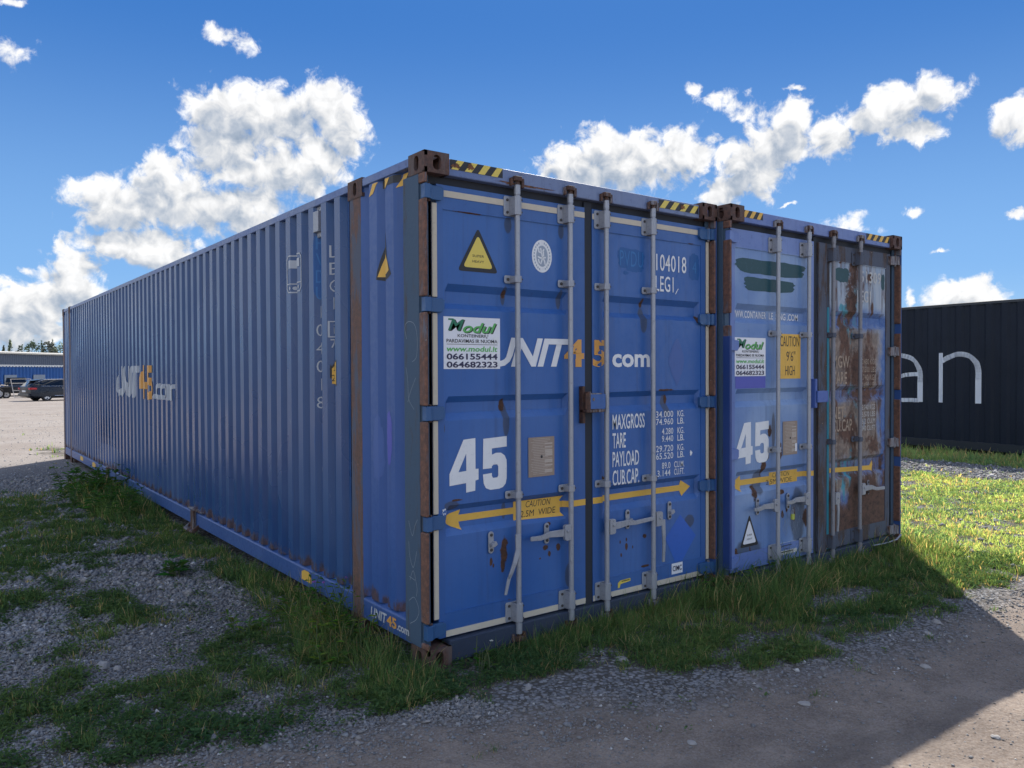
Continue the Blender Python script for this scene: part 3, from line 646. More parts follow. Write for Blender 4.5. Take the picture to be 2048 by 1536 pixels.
M_teal = flat('teal_overpaint', (0.005, 0.055, 0.070), 0.5, 0.15, wearcol=(0.1, 0.2, 0.3))
M_diam = flat('diamond_patch', (0.030, 0.125, 0.50), 0.4, 0.15)
M_cyan = flat('cyan_old_paint', (0.035, 0.30, 0.42), 0.5, 0.4, wearcol=(0.03, 0.10, 0.2))
M_violet = flat('violet_ghost_paint', (0.075, 0.09, 0.42), 0.45, 0.1)

def ring_plate(mb, w, h, hw, hh, n=28, t=0.02, org=(0, 0, 0), U=(1, 0, 0), V=(0, 0, 1), N=(0, -1, 0)):
    """plate w x h with an oval hole, front face at org towards N, thickness t"""
    org, U, V, N = map(Vector, (org, U, V, N)); ring = []; out = []
    for k in range(n):
        a = 2*math.pi*(k+0.5)/n; c, s = math.cos(a), math.sin(a)
        if hh >= hw: x = hw*c; y = hw*s+(hh-hw)*(1 if s > 0 else -1)
        else: x = hh*c+(hw-hh)*(1 if c > 0 else -1); y = hh*s
        ring.append((x, y)); q = max(abs(c)/(w/2), abs(s)/(h/2)); out.append((c/q, s/q))
    def P(p, d): return tuple(org+U*p[0]+V*p[1]-N*d)
    vs = [P(p, 0) for p in out]+[P(p, 0) for p in ring]+[P(p, t) for p in ring]+[P(p, t) for p in out]
    fs = []
    for k in range(n):
        j = (k+1) % n
        for a in range(3): fs.append((a*n+k, a*n+j, (a+1)*n+j, (a+1)*n+k))
    for a in range(n):
        pass
    mb.raw(vs, fs)
    # corners
    for sx in (-1, 1):
        for sy in (-1, 1):
            c = (sx*w/2, sy*h/2)
            ks = sorted(range(n), key=lambda k: (out[k][0]-c[0])**2+(out[k][1]-c[1])**2)[:2]
            mb.raw([P(out[ks[0]], 0), P(c, 0), P(out[ks[1]], 0), P(out[ks[0]], t), P(c, t), P(out[ks[1]], t)], [(0, 1, 2), (3, 4, 5), (0, 1, 4, 3), (1, 2, 5, 4)])

def casting(parent, x0, y0, z0, fx, fy, top=True, mat=None, open_back=False, wx=0.162, wy=0.178, hz=0.118):
    """corner casting; fx=-1: outer side faces -x; fy=-1: outer end faces -y"""
    mb = MB(); wx, wy, hz = wx, wy, hz
    cx, cy, cz = x0+wx/2, y0+wy/2, z0+hz/2
    ring_plate(mb, wx, hz, 0.026, 0.042, t=0.02, org=(cx, y0 if fy < 0 else y0+wy, cz), N=(0, fy, 0))
    if open_back: ring_plate(mb, wy, hz, 0.026, 0.042, t=0.02, org=(x0 if fx > 0 else x0+wx, cy, cz), U=(0, 1, 0), N=(-fx, 0, 0))
    else: mb.box(*( (x0, x0+0.02) if fx > 0 else (x0+wx-0.02, x0+wx)), y0+0.0005, y0+wy-0.0005, z0, z0+hz)
    ring_plate(mb, wy, hz, 0.026, 0.042, t=0.02, org=(x0 if fx < 0 else x0+wx, cy, cz), U=(0, 1, 0), N=(fx, 0, 0))
    mb.box(x0+0.001, x0+wx-0.001, *((y0, y0+0.02) if fy > 0 else (y0+wy-0.02, y0+wy)), z0+0.001, z0+hz-0.001)
    zt = z0+hz if top else z0
    ring_plate(mb, wx-0.002, wy-0.002, 0.032, 0.06, t=0.022, org=(cx, cy, zt+(0.0012 if top else -0.0)), U=(1, 0, 0), V=(0, 1, 0), N=(0, 0, 1 if top else -1))
    mb.box(x0+0.002, x0+wx-0.002, y0+0.002, y0+wy-0.002, *((z0, z0+0.02) if top else (z0+hz-0.02, z0+hz)))
    o = mb.build('corner_casting', mat or M_cast, parent)
    return o

BANDS = [(2.178, 2.136, 2.067, 2.033), (1.532, 1.495, 1.436, 1.393), (0.904, 0.870, 0.764, 0.727)]
def band(z):
    for a, b_, c, d in BANDS:
        if d < z < a:
            if z > b_: return (a-z)/(a-b_)
            if z < c: return (z-d)/(c-d)
            return 1.0
    return 0.0
YF = 0.060           # frame face of the doors (container coordinates)
def mkfield(pl, pr):
    def field(x, z):
        if pl <= x <= pr and 0.285 < z < 2.600:
            rampx = min(1, max(0, (x-pl-0.012)/0.022), max(0, (pr-0.012-x)/0.022))
            return YF+0.006+0.032*band(z)*rampx
        return YF
    return field
ZB = sorted([z for q in BANDS for z in q]+[0.285, 2.600])

def door(parent, side, X0, X1, pl, pr, mpanel, mframe, name='door'):
    """frame members, corrugated skin, one object"""
    mb = MB(); mb.cur = 1
    mb.box(X0, pl, YF, YF+0.06, 0.150, 2.735); mb.box(pr, X1, YF, YF+0.06, 0.150, 2.735)
    mb.box(pl, pr, YF+0.0005, YF+0.06, 2.600, 2.7345); mb.box(pl, pr, YF+0.0005, YF+0.06, 0.1505, 0.285)
    mb.cur = 0; f = mkfield(pl, pr)
    xs = [pl, pl+0.012, pl+0.034]+[pl+0.034+(pr-pl-0.068)*k/6 for k in range(1, 6)]+[pr-0.034, pr-0.012, pr]
    zs = sorted([0.2851]+[z for q in BANDS for z in q]+[2.5999])
    vs = []; 
    for z in zs:
        for x in xs:
            rampx = min(1, max(0, (x-pl-0.012)/0.022), max(0, (pr-0.012-x)/0.022))
            b_ = 0.0
            for q in BANDS:
                if z in (q[1], q[2]): b_ = 1.0
            vs.append((x, YF+0.006+0.032*b_*rampx, z))
    n = len(xs); fs = [(j*n+i, j*n+i+1, (j+1)*n+i+1, (j+1)*n+i) for j in range(len(zs)-1) for i in range(n-1)]
    mb.raw(vs, fs)
    # weld lips between the skin and the upper and lower members
    mb.box(pl, pr, YF-0.0012, YF+0.004, 2.596, 2.600); mb.box(pl, pr, YF-0.0012, YF+0.004, 0.285, 0.288)
    return mb.build(name, [mpanel, mframe], parent), f

def locking_bar(parent, x, ztop=2.836, mat=M_steel, r=0.0165, y=0.018):
    mb = MB()
    mb.tube([(x, y, 0.10), (x, y, 2.79)], r, 14)
    for z0, z1 in ((2.735, 2.792), (0.085, 0.150)): mb.tube([(x, y, z0), (x, y, z1)], r*1.22, 12)
    o = mb.build('locking_bar', mat, parent, smooth=True)
    # cams at both ends
    for zc, sg in ((2.812, 1), (0.068, -1)):
        mc = MB()
        mc.tube([(x, y, zc-0.026), (x, y, zc+0.012)], [r*1.05, r*0.9], 10)
        mc.prism([(x-0.036, y-0.012), (x-0.030, y-0.024), (x+0.020, y-0.024), (x+0.026, y+0.0), (x+0.004, y+0.018), (x-0.03, y+0.012)], 2, zc-0.012+0.014*sg, zc+0.016+0.014*sg)
        mc.prism([(x+0.022, y-0.02), (x+0.044, y-0.016), (x+0.046, y+0.014), (x+0.024, y+0.016)], 2, zc-0.034, zc+0.022)
        mc.prism([(x-0.052, y-0.004), (x-0.038, y-0.012), (x-0.036, y+0.016), (x-0.05, y+0.016)], 2, zc-0.028, zc+0.020)
        mc.build('cam_keeper', M_rsteel, parent, bevel=0.002)
    return o

def bracket_mesh(big=True):
    mb = MB(); y = 0.018; r = 0.0165
    H = 0.06 if big else 0.024
    yb = YF-0.003-y
    # plate on the door and half sleeve round the bar (local, centre at 0)
    wl = 0.074 if big else 0.072
    pts = [(-wl, -H+0.008), (-wl+0.008, -H), (0.030, -H), (0.030, H), (-wl+0.008, H), (-wl, H-0.008)]
    mb.prism(pts, 1, yb-0.004, yb+0.002)
    a = [(-0.032, yb-0.004), (-0.026, -0.012), (-0.014, -0.0215), (0.006, -0.0235), (0.020, -0.016), (0.027, 0.0), (0.030, yb-0.004)]
    ins = [(p[0]*0.8, p[1]*0.8+0.002) for p in a]
    mb.prism(a+ins[::-1], 2, -H+0.004, H-0.004)
    mb.cur = 1
    zs = (-H*0.62, H*0.62) if big else (0.0,)
    for z in zs:
        mb.tube([(-wl*0.66, yb-0.004, z), (-wl*0.66, yb-0.011, z)], 0.009 if big else 0.010, 8)
        mb.tube([(0.0245, -0.008, z), (0.031, -0.012, z)], 0.006, 6)
    return mb
def put_brackets(parent, x, zs_big, zs_small, cache, mats=None):
    for big, zs in ((True, zs_big), (False, zs_small)):
        for z in zs:
            key = (big, mats is None)
            if key not in cache:
                o = bracket_mesh(big).build('bar_bracket', mats or [M_steelL, M_bolt], parent, bevel=0.0015); cache[key] = o
                o.location = (x, 0.018, z)
            else:
                c = dup(cache[key], parent, (x, 0.018, z)) 

def hinges(parent, xpost, sgn, zs, mat, cache=None):
    """hinge blade on the door, lug on the post; sgn=+1 left side of the container"""
    first = None
    for z in zs:
        if first is None:
            mb = MB()
            def X(a): return sgn*a
            h = 0.040
            mb.prism([(X(0.148), -h+0.018), (X(0.148), h-0.010), (X(0.135), h-0.002), (X(0.060), h), (X(0.060), -h), (X(0.130), -h)], 1, 0.036, 0.054+0.005)
            mb.tube([(X(0.050), 0.040, -h), (X(0.050), 0.040, h)], 0.019, 10)
            mb.box(X(0.010), X(0.045), 0.012, 0.056, -h, h)
            mb.cur = 1
            mb.tube([(X(0.050), 0.040, -h-0.012), (X(0.050), 0.040, h+0.010)], 0.010, 8)
            first = mb.build('hinge', [mat, M_rsteel], parent, bevel=0.002); first.location = (xpost, 0, z)
        else:
            dup(first, parent, (xpost, 0, z))

def catch(parent, x, z, h=0.066, rot=False, mat=M_steelL):
    """oval catch plate with the swinging keeper"""
    mb = MB(); y = YF-0.001; w_ = 0.020; pts = []
    for k in range(16):
        a = 2*math.pi*k/16; pts.append((x+w_*math.cos(a), z+w_*math.sin(a)+(h-w_)*(1 if math.sin(a) > 0 else -1)))
    mb.prism(pts, 1, y-0.007, y)
    mb.prism([(x-0.008, z-0.005), (x+0.022, z+0.008), (x+0.034, z-0.012), (x+0.012, z-0.026), (x-0.008, z-0.024)], 1, y-0.030, y-0.006)
    mb.cur = 1
    for s in (-1, 1): mb.tube([(x, y-0.007, z+s*h*0.68), (x, y-0.013, z+s*h*0.68)], 0.010, 8)
    return mb.build('handle_catch', [mat, M_bolt], parent, bevel=0.0015)

def handle(parent, xb, z, sgn, L=0.33, droop=0.0, mat=M_steelL):
    """hub clamped on the bar + horizontal lever"""
    mb = MB(); y = 0.018
    x1 = xb+sgn*0.014; x2 = xb+sgn*0.066
    mb.prism([(x1, z-0.05), (x2-sgn*0.01, z-0.05), (x2, z-0.04), (x2, z+0.04), (x2-sgn*0.01, z+0.05), (x1, z+0.05)], 1, y-0.020, y+0.006)
    mb.tube([(xb+sgn*0.044, y-0.02, z+0.01), (xb+sgn*0.044, y-0.028, z+0.01)], 0.010, 8)
    P = [(x2-sgn*0.012, y-0.006, z), (x2+sgn*0.05, y-0.012, z+0.004), (x2+sgn*0.12, y-0.006, z+0.006-droop*0.2), (x2+sgn*0.19, y-0.012, z-0.006-droop*0.6), (x2+sgn*(L-0.066), y-0.02, z-droop)]
    for a, b_, hw0, hw1 in zip(P[:-1], P[1:], (0.024, 0.022, 0.019, 0.015), (0.022, 0.019, 0.015, 0.013)):
        vs = [(a[0], a[1]-0.006, a[2]-hw0), (a[0], a[1]+0.006, a[2]-hw0), (a[0], a[1]+0.006, a[2]+hw0), (a[0], a[1]-0.006, a[2]+hw0),
              (b_[0], b_[1]-0.006, b_[2]-hw1), (b_[0], b_[1]+0.006, b_[2]-hw1), (b_[0], b_[1]+0.006, b_[2]+hw1), (b_[0], b_[1]-0.006, b_[2]+hw1)]
        mb.raw(vs, [(0, 1, 2, 3), (7, 6, 5, 4), (0, 4, 5, 1), (1, 5, 6, 2), (2, 6, 7, 3), (3, 7, 4, 0)])
    return mb.build('bar_handle', mat, parent, bevel=0.002)

def hanging_handle(parent, pts, w_=0.02, mat=M_steelL, hub=None):
    mb = MB()
    for i in range(len(pts)-1):
        a, b_ = pts[i], pts[i+1]; q0 = w_*(1-0.12*i); q1 = w_*(1-0.12*(i+1))
        vs = [(a[0]-q0, a[1]-0.005, a[2]), (a[0]+q0, a[1]-0.008, a[2]), (a[0]+q0, a[1]+0.006, a[2]), (a[0]-q0, a[1]+0.006, a[2]),
              (b_[0]-q1, b_[1]-0.005, b_[2]), (b_[0]+q1, b_[1]-0.008, b_[2]), (b_[0]+q1, b_[1]+0.006, b_[2]), (b_[0]-q1, b_[1]+0.006, b_[2])]
        mb.raw(vs, [(0, 1, 2, 3), (7, 6, 5, 4), (0, 4, 5, 1), (1, 5, 6, 2), (2, 6, 7, 3), (3, 7, 4, 0)])
    if hub:
        x, z, s = hub
        mb.prism([(x, z-0.05), (x+s*0.05, z-0.05), (x+s*0.06, z-0.04), (x+s*0.06, z+0.04), (x+s*0.05, z+0.05), (x, z+0.05)], 1, -0.004, 0.022)
        mb.tube([(x+s*0.032, -0.004, z+0.005), (x+s*0.032, -0.012, z+0.005)], 0.010, 8)
    return mb.build('bar_handle', mat, parent, bevel=0.0015)

PITCH_C = 0.2185
def side_profile(y):
    """x depth of the long wall at y"""
    if 0.985 < y < 12.735:
        u = ((y-1.145)/PITCH_C+0.5) % 1.0-0.5; u = abs(u)*PITCH_C
        return 0.004+0.042*min(1, max(0, (u-0.044)/0.026))
    if 0.24 <= y <= 0.79:
        c = min(abs(y-0.315), abs(y-0.415), key=lambda q: q)
        # two ridges
        for a, b_ in ((0.375, 0.475), (0.585, 0.685)):
            if a-0.05 < y < b_+0.04:
                if y < a: return 0.010+0.036*(a-y)/0.05
                if y > b_: return 0.010+0.036*(y-b_)/0.04
                return 0.010
        return 0.046
    return 0.004
def side_breaks():
    out = [0.325, 0.375, 0.475, 0.515, 0.535, 0.585, 0.685, 0.725]
    k = -1
    while True:
        c = 1.145+PITCH_C*k
        if c > 12.8: break
        for d in (-0.070, -0.044, 0.044, 0.070):
            if 0.985 < c+d < 12.735: out.append(c+d)
        k += 1
    return sorted(out)
SB = side_breaks()

def corrugated(parent, mat, y0, y1, z0, z1, name, breaks, prof, flip=1, xoff=0.0, dents=True):
    ys = [y0]+[b_ for b_ in breaks if y0 < b_ < y1]+[y1]
    zs = [z0+(z1-z0)*k/24 for k in range(25)] if dents else [z0, z1]
    vs = []; 
    for y in ys:
        for z in zs:
            x = prof(y+1e-6)
            yy = y
            if dents:
                # knocks and dents of the far half, as seen on the real wall
                g = math.exp(-((y-9.35)/0.55)**2-((z-0.62)/0.32)**2)
                yy += 0.17*g; x += 0.03*g
                g = math.exp(-((y-12.2)/0.5)**2-((z-2.3)/0.6)**2); yy += 0.09*g; x += 0.02*g
                x += 0.0012*math.sin(y*1.7+z*2.1)*math.sin(z*1.05)
                yy += 0.0008*math.sin(z*5+y*3)
            if z in (z0, z1): yy = y
            vs.append((xoff+flip*x, yy, z))
    n = len(zs); fs = [(i*n+j, (i+1)*n+j, (i+1)*n+j+1, i*n+j+1) for i in range(len(ys)-1) for j in range(n-1)]
    mb = MB(); mb.raw(vs, fs); return mb.build(name, mat, parent)

def hazard(mb, u0, u1, v0, v1, n=4, lean=0.6, rev=False):
    """yellow slanted blocks over black ground; materials 0 black 1 yellow"""
    mb.cur = 0; put_rect(mb, u0, u1, v0, v1, 0.0015); mb.cur = 1
    w_ = (u1-u0)/(2*n)
    for k in range(n):
        a = u0+w_*2*k+w_*0.15; s = w_*0.95*(-1 if rev else 1)
        pts = [(a, v0), (a+w_, v0), (a+w_+s, v1), (a+s, v1)]
        pts = [(min(u1, max(u0, p[0])), p[1]) for p in pts]
        put_poly(mb, pts, 0.0028)

def modul_sticker(parent, u0, u1, v0, v1, field):
    mb = MB(); W = u1-u0; H = v1-v0
    def U(a): return u0+W*a
    def V(a): return v1-H*a
    mb.cur = 0; put_rect(mb, u0, u1, v0, v1, 0.0015)
    mb.cur = 3
    put_text(mb, 'M', U(.095), U(.375), V(.275), V(.055), 0.0024, shear=.35, bold=.02)
    put_text(mb, 'odul', U(.345), U(.95), V(.315), V(.115), 0.0024, shear=.35, bold=.02)
    mb.cur = 1; put_text(mb, 'M', U(.075), U(.355), V(.265), V(.045), 0.0030, shear=.35, bold=.02)
    put_stroke(mb, [(U(.08), V(.05)), (U(.17), V(.05))], H*.03, 0.0034)
    mb.cur = 2; put_text(mb, 'odul', U(.33), U(.93), V(.30), V(.10), 0.0030, shear=.35, bold=.02)
    mb.cur = 3
    put_text(mb, 'KONTEINERIŲ', U(.24), U(.78), V(.405), V(.325), 0.0030, bold=.012)
    put_text(mb, 'PARDAVIMAS IR NUOMA', U(.05), U(.95), V(.495), V(.425), 0.0030, bold=.012)
    put_stroke(mb, [(U(.05), V(.525)), (U(.95), V(.525))], H*.008, 0.0030)
    mb.cur = 2; put_text(mb, 'www.modul.lt', U(.05), U(.95), V(.665), V(.56), 0.0030, shear=.15, bold=.025)
    mb.cur = 4; put_text(mb, '066155444', U(.05), U(.95), V(.82), V(.70), 0.0030, bold=.028)
    put_text(mb, '064682323', U(.05), U(.95), V(.975), V(.855), 0.0030, bold=.028)
    return decal(mb, 'sticker', [M_stick, M_green1, M_green2, M_black, M_navy], parent, 'front', field, ZB)

D4 = [(485, 990), (575, 983), (575, 1218), (598, 1218), (598, 1300), (574, 1306), (572, 1383), (503, 1390), (503, 1318), (380, 1328), (380, 1240)]
D5 = [(636, 978), (822, 968), (822, 1048), (703, 1055), (703, 1102), (735, 1090), (775, 1092), (805, 1115), (820, 1150), (822, 1200), (820, 1290), (812, 1330), (790, 1355), (760, 1365), (690, 1366), (655, 1350), (638, 1315), (632, 1245),
      (702, 1240), (702, 1262), (712, 1278), (745, 1277), (753, 1262), (753, 1195), (745, 1178), (715, 1178), (702, 1190), (702, 1203), (632, 1205)]
def big45(mb, u0, u1, v0, v1, h=0.0025):
    def T(p, ya, yb): return (u0+(p[0]-380)/(822-380)*(u1-u0), v1-(p[1]-ya)/(yb-ya)*(v1-v0))
    bm = bmesh.new()
    # '4' : outline plus a triangular counter, filled with triangles
    for poly, hole, ya, yb in ((D4, [(505, 1095), (505, 1226), (446, 1231)], 983, 1390), (D5, None, 968, 1366)):
        loops = [poly]+([hole] if hole else [])
        es = []
        for lp in loops:
            vs = [bm.verts.new((*T(p, ya, yb), h)) for p in lp]
            es += [bm.edges.new((vs[i], vs[(i+1) % len(vs)])) for i in range(len(vs))]
        bmesh.ops.triangle_fill(bm, edges=es, use_beauty=True)
    bm.verts.index_update()
    mb.raw([tuple(v.co) for v in bm.verts], [tuple(v.index for v in f.verts) for f in bm.faces]); bm.free()

def tri_sign(mb, u0, u1, v0, v1, small='SUPER\nHEAVY'):
    cx = (u0+u1)/2; W = u1-u0; H = v1-v0
    def rt_(s, h):
        g = (v0+H*0.36)
        pts = []
        for (px, pz) in ((u0, v0), (u1, v0), (cx, v1)):
            pts.append((cx+(px-cx)*s, g+(pz-g)*s))
        out = []
        for i in range(3):
            a, b_, c = Vector(pts[i-1]), Vector(pts[i]), Vector(pts[(i+1) % 3])
            r = 0.10*W
            p = b_+(a-b_).normalized()*r; q = b_+(c-b_).normalized()*r
            for k in range(5):
                s_ = k/4; out.append(tuple((p*(1-s_)**2+b_*2*s_*(1-s_)+q*s_*s_)))
        put_poly(mb, out, h)
    mb.cur = 0; rt_(1.05, 0.0015); mb.cur = 1; rt_(0.78, 0.0024); mb.cur = 0
    put_text(mb, 'SUPER', cx-W*.15, cx+W*.15, v0+H*.33, v0+H*.39, 0.0032, bold=.0)
    put_text(mb, 'HEAVY', cx-W*.15, cx+W*.15, v0+H*.20, v0+H*.26, 0.0032, bold=.0)

def data_plate(parent, u0, u1, v0, v1, field):
    mb = MB(); put_rect(mb, u0, u1, v0, v1, 0.004); mb.cur = 1
    rr = random.Random(5); H = v1-v0; W = u1-u0
    for k in range(22):
        z = v1-H*(0.05+0.042*k); a = 0.08+0.12*rr.random(); b_ = 0.55+0.38*rr.random()
        put_rect(mb, u0+W*a, u0+W*b_, z, z+H*0.012, 0.0052)
        if rr.random() < 0.4: put_rect(mb, u0+W*0.62, u0+W*0.92, z-H*.018, z+H*0.02, 0.0048)
    mb.cur = 2; put_poly(mb, [(u0+W*(.5+.04*math.cos(a)), (v0+v1)/2+W*.05*math.sin(a)) for a in [k*.785 for k in range(8)]], 0.006)
    return decal(mb, 'data_plate', [M_tan, M_tanL, M_black], parent, 'front', field)

# ------------------------------------------------------------------ container shell shared by both
def container_shell(root, mat_side, mat_rail, mat_head, lean_left=True, castL=M_cast, stub=None):
    L = 13.716; Wd = 2.5; Ht = 2.896
    for (x0, fx) in ((0, -1), (Wd-0.162, 1)):
        for (y0, fy) in ((0, -1), (L-0.178, 1)):
            for top in (False, True):
                casting(root, x0, y0, Ht-0.118 if top else 0.0, fx, fy, top, open_back=(fx == 1 and fy == -1))
    # intermediate posts and castings at the 40 foot positions
    for x0, s in ((0.0, 1), (Wd, -1)):
        for y0 in (0.765, L-0.765-0.205):
            mb = MB(); mb.box(x0+s*0.004, x0+s*0.075, y0+0.025, y0+0.19, 0.10, 2.80); mb.build('corner_post', M_postM, root, bevel=0.008, segs=2)
            for z0 in (0.0, Ht-0.118):
                mb = MB(); ring_plate(mb, 0.205, 0.118, 0.024, 0.042, t=0.02, org=(x0, y0+0.1025, z0+0.059), U=(0, 1, 0), N=(-s, 0, 0))
                mb.box(x0+s*0.02, x0+s*0.16, y0, y0+0.205, z0+0.0975, z0+0.118); mb.box(x0+s*0.06, x0+s*0.16, y0+0.001, y0+0.204, z0, z0+0.097)
                mb.build('corner_casting', M_cast, root)
    # corner posts, door end: flat plate along the side and the folded front lip
    zs_lip = [(0.118, 0.150), (0.265, 0.775), (0.865, 1.395), (1.485, 2.005), (2.095, 2.635), (2.722, 2.778)]
    for x0, s in ((0.0, 1), (Wd, -1)):
        mb = MB(); mb.box(x0+s*0.002, x0+s*0.012, 0.072, 0.245, 0.118, 2.778); mb.box(x0+s*0.012, x0+s*0.060, 0.0605, 0.075, 0.118, 2.778)
        mb.build('corner_post', M_postG, root, bevel=0.002)
        for a, b_ in zs_lip:
            mb = MB(); mb.box(x0+s*0.001, x0+s*0.022, 0.004, 0.0715, a, b_); mb.build('post_lip', M_postR, root, bevel=0.007, segs=3)
        if s < 0:
            mb = MB(); mb.box(x0-0.0005, x0-0.009, 0.003, 0.0705, 0.118, 2.778); mb.build('lip_backing', M_rail, root)
        mb = MB(); mb.box(x0+s*0.002, x0+s*0.16, L-0.16, L-0.004, 0.118, 2.778); mb.build('corner_post', M_postM, root, bevel=0.004)
    # side rails and walls
    for x0, s in ((0.0, 1), (Wd, -1)):
        for y0, y1 in ((0.178, 0.79), (0.955, L-0.955), (L-0.79, L-0.178)):
            mb = MB(); mb.prism([(x0+s*0.003, 0.112), (x0+s*0.003, 0.232), (x0+s*0.010, 0.240), (x0+s*0.055, 0.262), (x0+s*0.07, 0.262), (x0+s*0.07, 0.112)], 1, y0, y1)
            mb.build('bottom_rail', mat_rail, root, bevel=0.003)
        for y0, y1 in ((0.178, 0.765), (0.97, L-0.97), (L-0.765, L-0.178)):
            mb = MB(); mb.box(x0+s*0.002, x0+s*0.062, y0, y1, 2.836, 2.886); mb.build('top_rail', mat_head, root, bevel=0.005, segs=2)
        for y0, y1, mt_, dn in ((0.245, 0.79, stub or mat_side, False), (0.955, L-0.955, mat_side, s == 1), (L-0.79, L-0.16, mat_side, False)):
            pr = side_profile if y0 != L-0.79 else (lambda y: side_profile(y-(L-0.79)+0.245) if y < L-0.18 else 0.01)
            br = SB if y0 != L-0.79 else [b_-0.245+L-0.79 for b_ in SB if b_ < 0.73]
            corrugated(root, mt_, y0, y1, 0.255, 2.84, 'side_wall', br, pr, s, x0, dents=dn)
    # header and sill, door gasket strips
    mb = MB(); mb.box(0.162, Wd-0.162, 0.030, 0.16, 2.784, 2.880); mb.box(0.055, Wd-0.055, 0.118, 0.16, 2.70, 2.784)
    mb.build('door_header', mat_head, root, bevel=0.006, segs=2)
    mb = MB(); mb.box(0.062, Wd-0.062, 0.080, 0.117, 2.735, 2.784); mb.build('header_gasket', M_dark, root)
    mb = MB(); mb.box(0.162, Wd-0.162, 0.022, 0.16, 0.012, 0.140); mb.build('door_sill', M_sill, root, bevel=0.006)
    # roof, floor, far end
    mb = MB(); n = 61
    for k in range(n-1):
        y0 = 0.16+(L-0.32)*k/(n-1); y1 = 0.16+(L-0.32)*(k+1)/(n-1); z = 2.874 if k % 2 else 2.884
        mb.quad((0.06, y0, z), (Wd-0.06, y0, z), (Wd-0.06, y1, z), (0.06, y1, z))
        z2 = 2.884 if k % 2 else 2.874
        mb.quad((0.06, y1, z), (Wd-0.06, y1, z), (Wd-0.06, y1, z2), (0.06, y1, z2))
    mb.build('roof', mat_head, root)
    mb = MB(); mb.box(0.07, Wd-0.07, 0.17, L-0.17, 0.10, 0.14); mb.box(0.165, Wd-0.165, L-0.06, L-0.02, 0.12, 2.84); mb.box(0.165, Wd-0.165, L-0.12, L-0.006, 2.80, 2.88)
    mb.build('floor_and_end_wall', mat_rail, root)

# ================================================================== CONTAINER 1
c1 = empty('shipping_container', (0, 0, 0), label='long blue container nearest the camera, with the 104018 number and orange 45 on its doors', cat='shipping container', group='blue forty-five foot containers side by side')
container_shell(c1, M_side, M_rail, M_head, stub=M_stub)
dl, fL = door(c1, 0, 0.112, 1.236, 0.155, 1.105, M_doorL, M_frame)
dr, fR = door(c1, 1, 1.302, 2.440, 1.385, 2.392, M_doorR, M_frame)
mb = MB(); mb.box(1.236, 1.302, 0.0655, 0.10, 0.12, 2.775); mb.build('centre_gasket', M_dark, c1)
HZ = (2.678, 2.050, 1.440, 0.820, 0.208)
hinges(dl, 0.0, 1, HZ, M_hinge); hinges(dr, 2.5, -1, HZ, M_hinge)
# cream seals
zc = [(0.265, 0.775), (0.865, 1.395), (1.485, 2.005), (2.095, 2.625)]
for d_, x0, x1 in ((dl, 0.078, 0.111), (dr, 2.441, 2.470)):
    for a, b_ in zc:
        mb = MB(); mb.box(x0, x1, 0.050, 0.0595, a, b_); mb.build('door_seal', M_cream, d_, bevel=0.003)
for d_, segs in ((dl, [(0.160, 0.585), (0.69, 1.000), (1.110, 1.235)]), (dr, [(1.303, 1.365), (1.46, 1.765), (1.87, 2.405)])):
    for a, b_ in segs:
        for za, zb_ in ((2.668, 2.704), (0.153, 0.188)):
            mb = MB(); mb.box(a, b_, 0.0570, 0.0601, za, zb_); mb.build('door_seal', M_cream, d_)
bc = {}
for d_, x in ((dl, 0.655), (dl, 1.077), (dr, 1.391), (dr, 1.835)):
    locking_bar(d_, x); put_brackets(d_, x, (2.668, 0.213), (2.228, 0.927), bc)
handle(dl, 1.077, 0.650, -1, 0.345); catch(dl, 0.905, 0.655); catch(dl, 0.476, 0.655)
hanging_handle(dl, [(0.642, 0.008, 0.69), (0.640, 0.004, 0.60), (0.610, 0.0, 0.52), (0.585, 0.004, 0.46), (0.575, 0.012, 0.43), (0.552, 0.016, 0.335)], 0.019)
handle(dr, 1.391, 0.640, 1, 0.43, -0.012); catch(dr, 1.620, 0.660); catch(dr, 2.042, 0.674)
hanging_handle(dr, [(1.918, 0.004, 0.63), (1.922, 0.002, 0.52), (1.930, 0.008, 0.45), (1.928, 0.012, 0.33)], 0.016, hub=(1.850, 0.64, 1))
# lock box between the doors
mb = MB(); mb.box(1.183, 1.205, 0.02, YF, 1.335, 1.575); mb.box(1.183, 1.325, -0.010, 0.008, 1.425, 1.530); mb.box(1.195, 1.225, -0.012, 0.050, 1.412, 1.540)
mb.box(1.183, 1.345, -0.014, 0.05, 1.405, 1.424); mb.tube([(1.245, -0.010, 1.49), (1.245, -0.018, 1.49)], 0.012, 8)
mb.build('lock_box', M_rsteel, dl, bevel=0.003)
mb = MB(); mb.box(1.222, 1.352, -0.0125, -0.0102, 1.428, 1.522); mb.build('lock_box_cover', M_frame, dl)

# lettering and signs on the left door
mb = MB(); big45(mb, 0.192, 0.602, 0.968, 1.283); put_poly(mb, blob_poly(0.160, 0.872, 0.022, 0.017, 0.3, seed=3, sq=2), 0.0025); decal(mb, 'lettering', M_white, dl, 'front', fL, ZB)
mb = MB(); put_text(mb, 'UNIT', 0.47, 1.120, 1.700, 1.878, 0.0025, shear=.28, bold=.032, spacing=.93); decal(mb, 'lettering', M_white, dl, 'front', fL, ZB)
mb = MB(); put_text(mb, '4', 1.062, 1.228, 1.700, 1.878, 0.0025, bold=.036); decal(mb, 'lettering', M_orange, dl, 'front', fL, ZB)
mb = MB(); put_text(mb, '5', 1.304, 1.43, 1.700, 1.878, 0.0025, bold=.036); decal(mb, 'lettering', M_orange, dr, 'front', fR, ZB)
mb = MB(); put_text(mb, 'com', 1.487, 1.850, 1.698, 1.788, 0.0025, bold=.030); decal(mb, 'lettering', M_white, dr, 'front', fR, ZB)
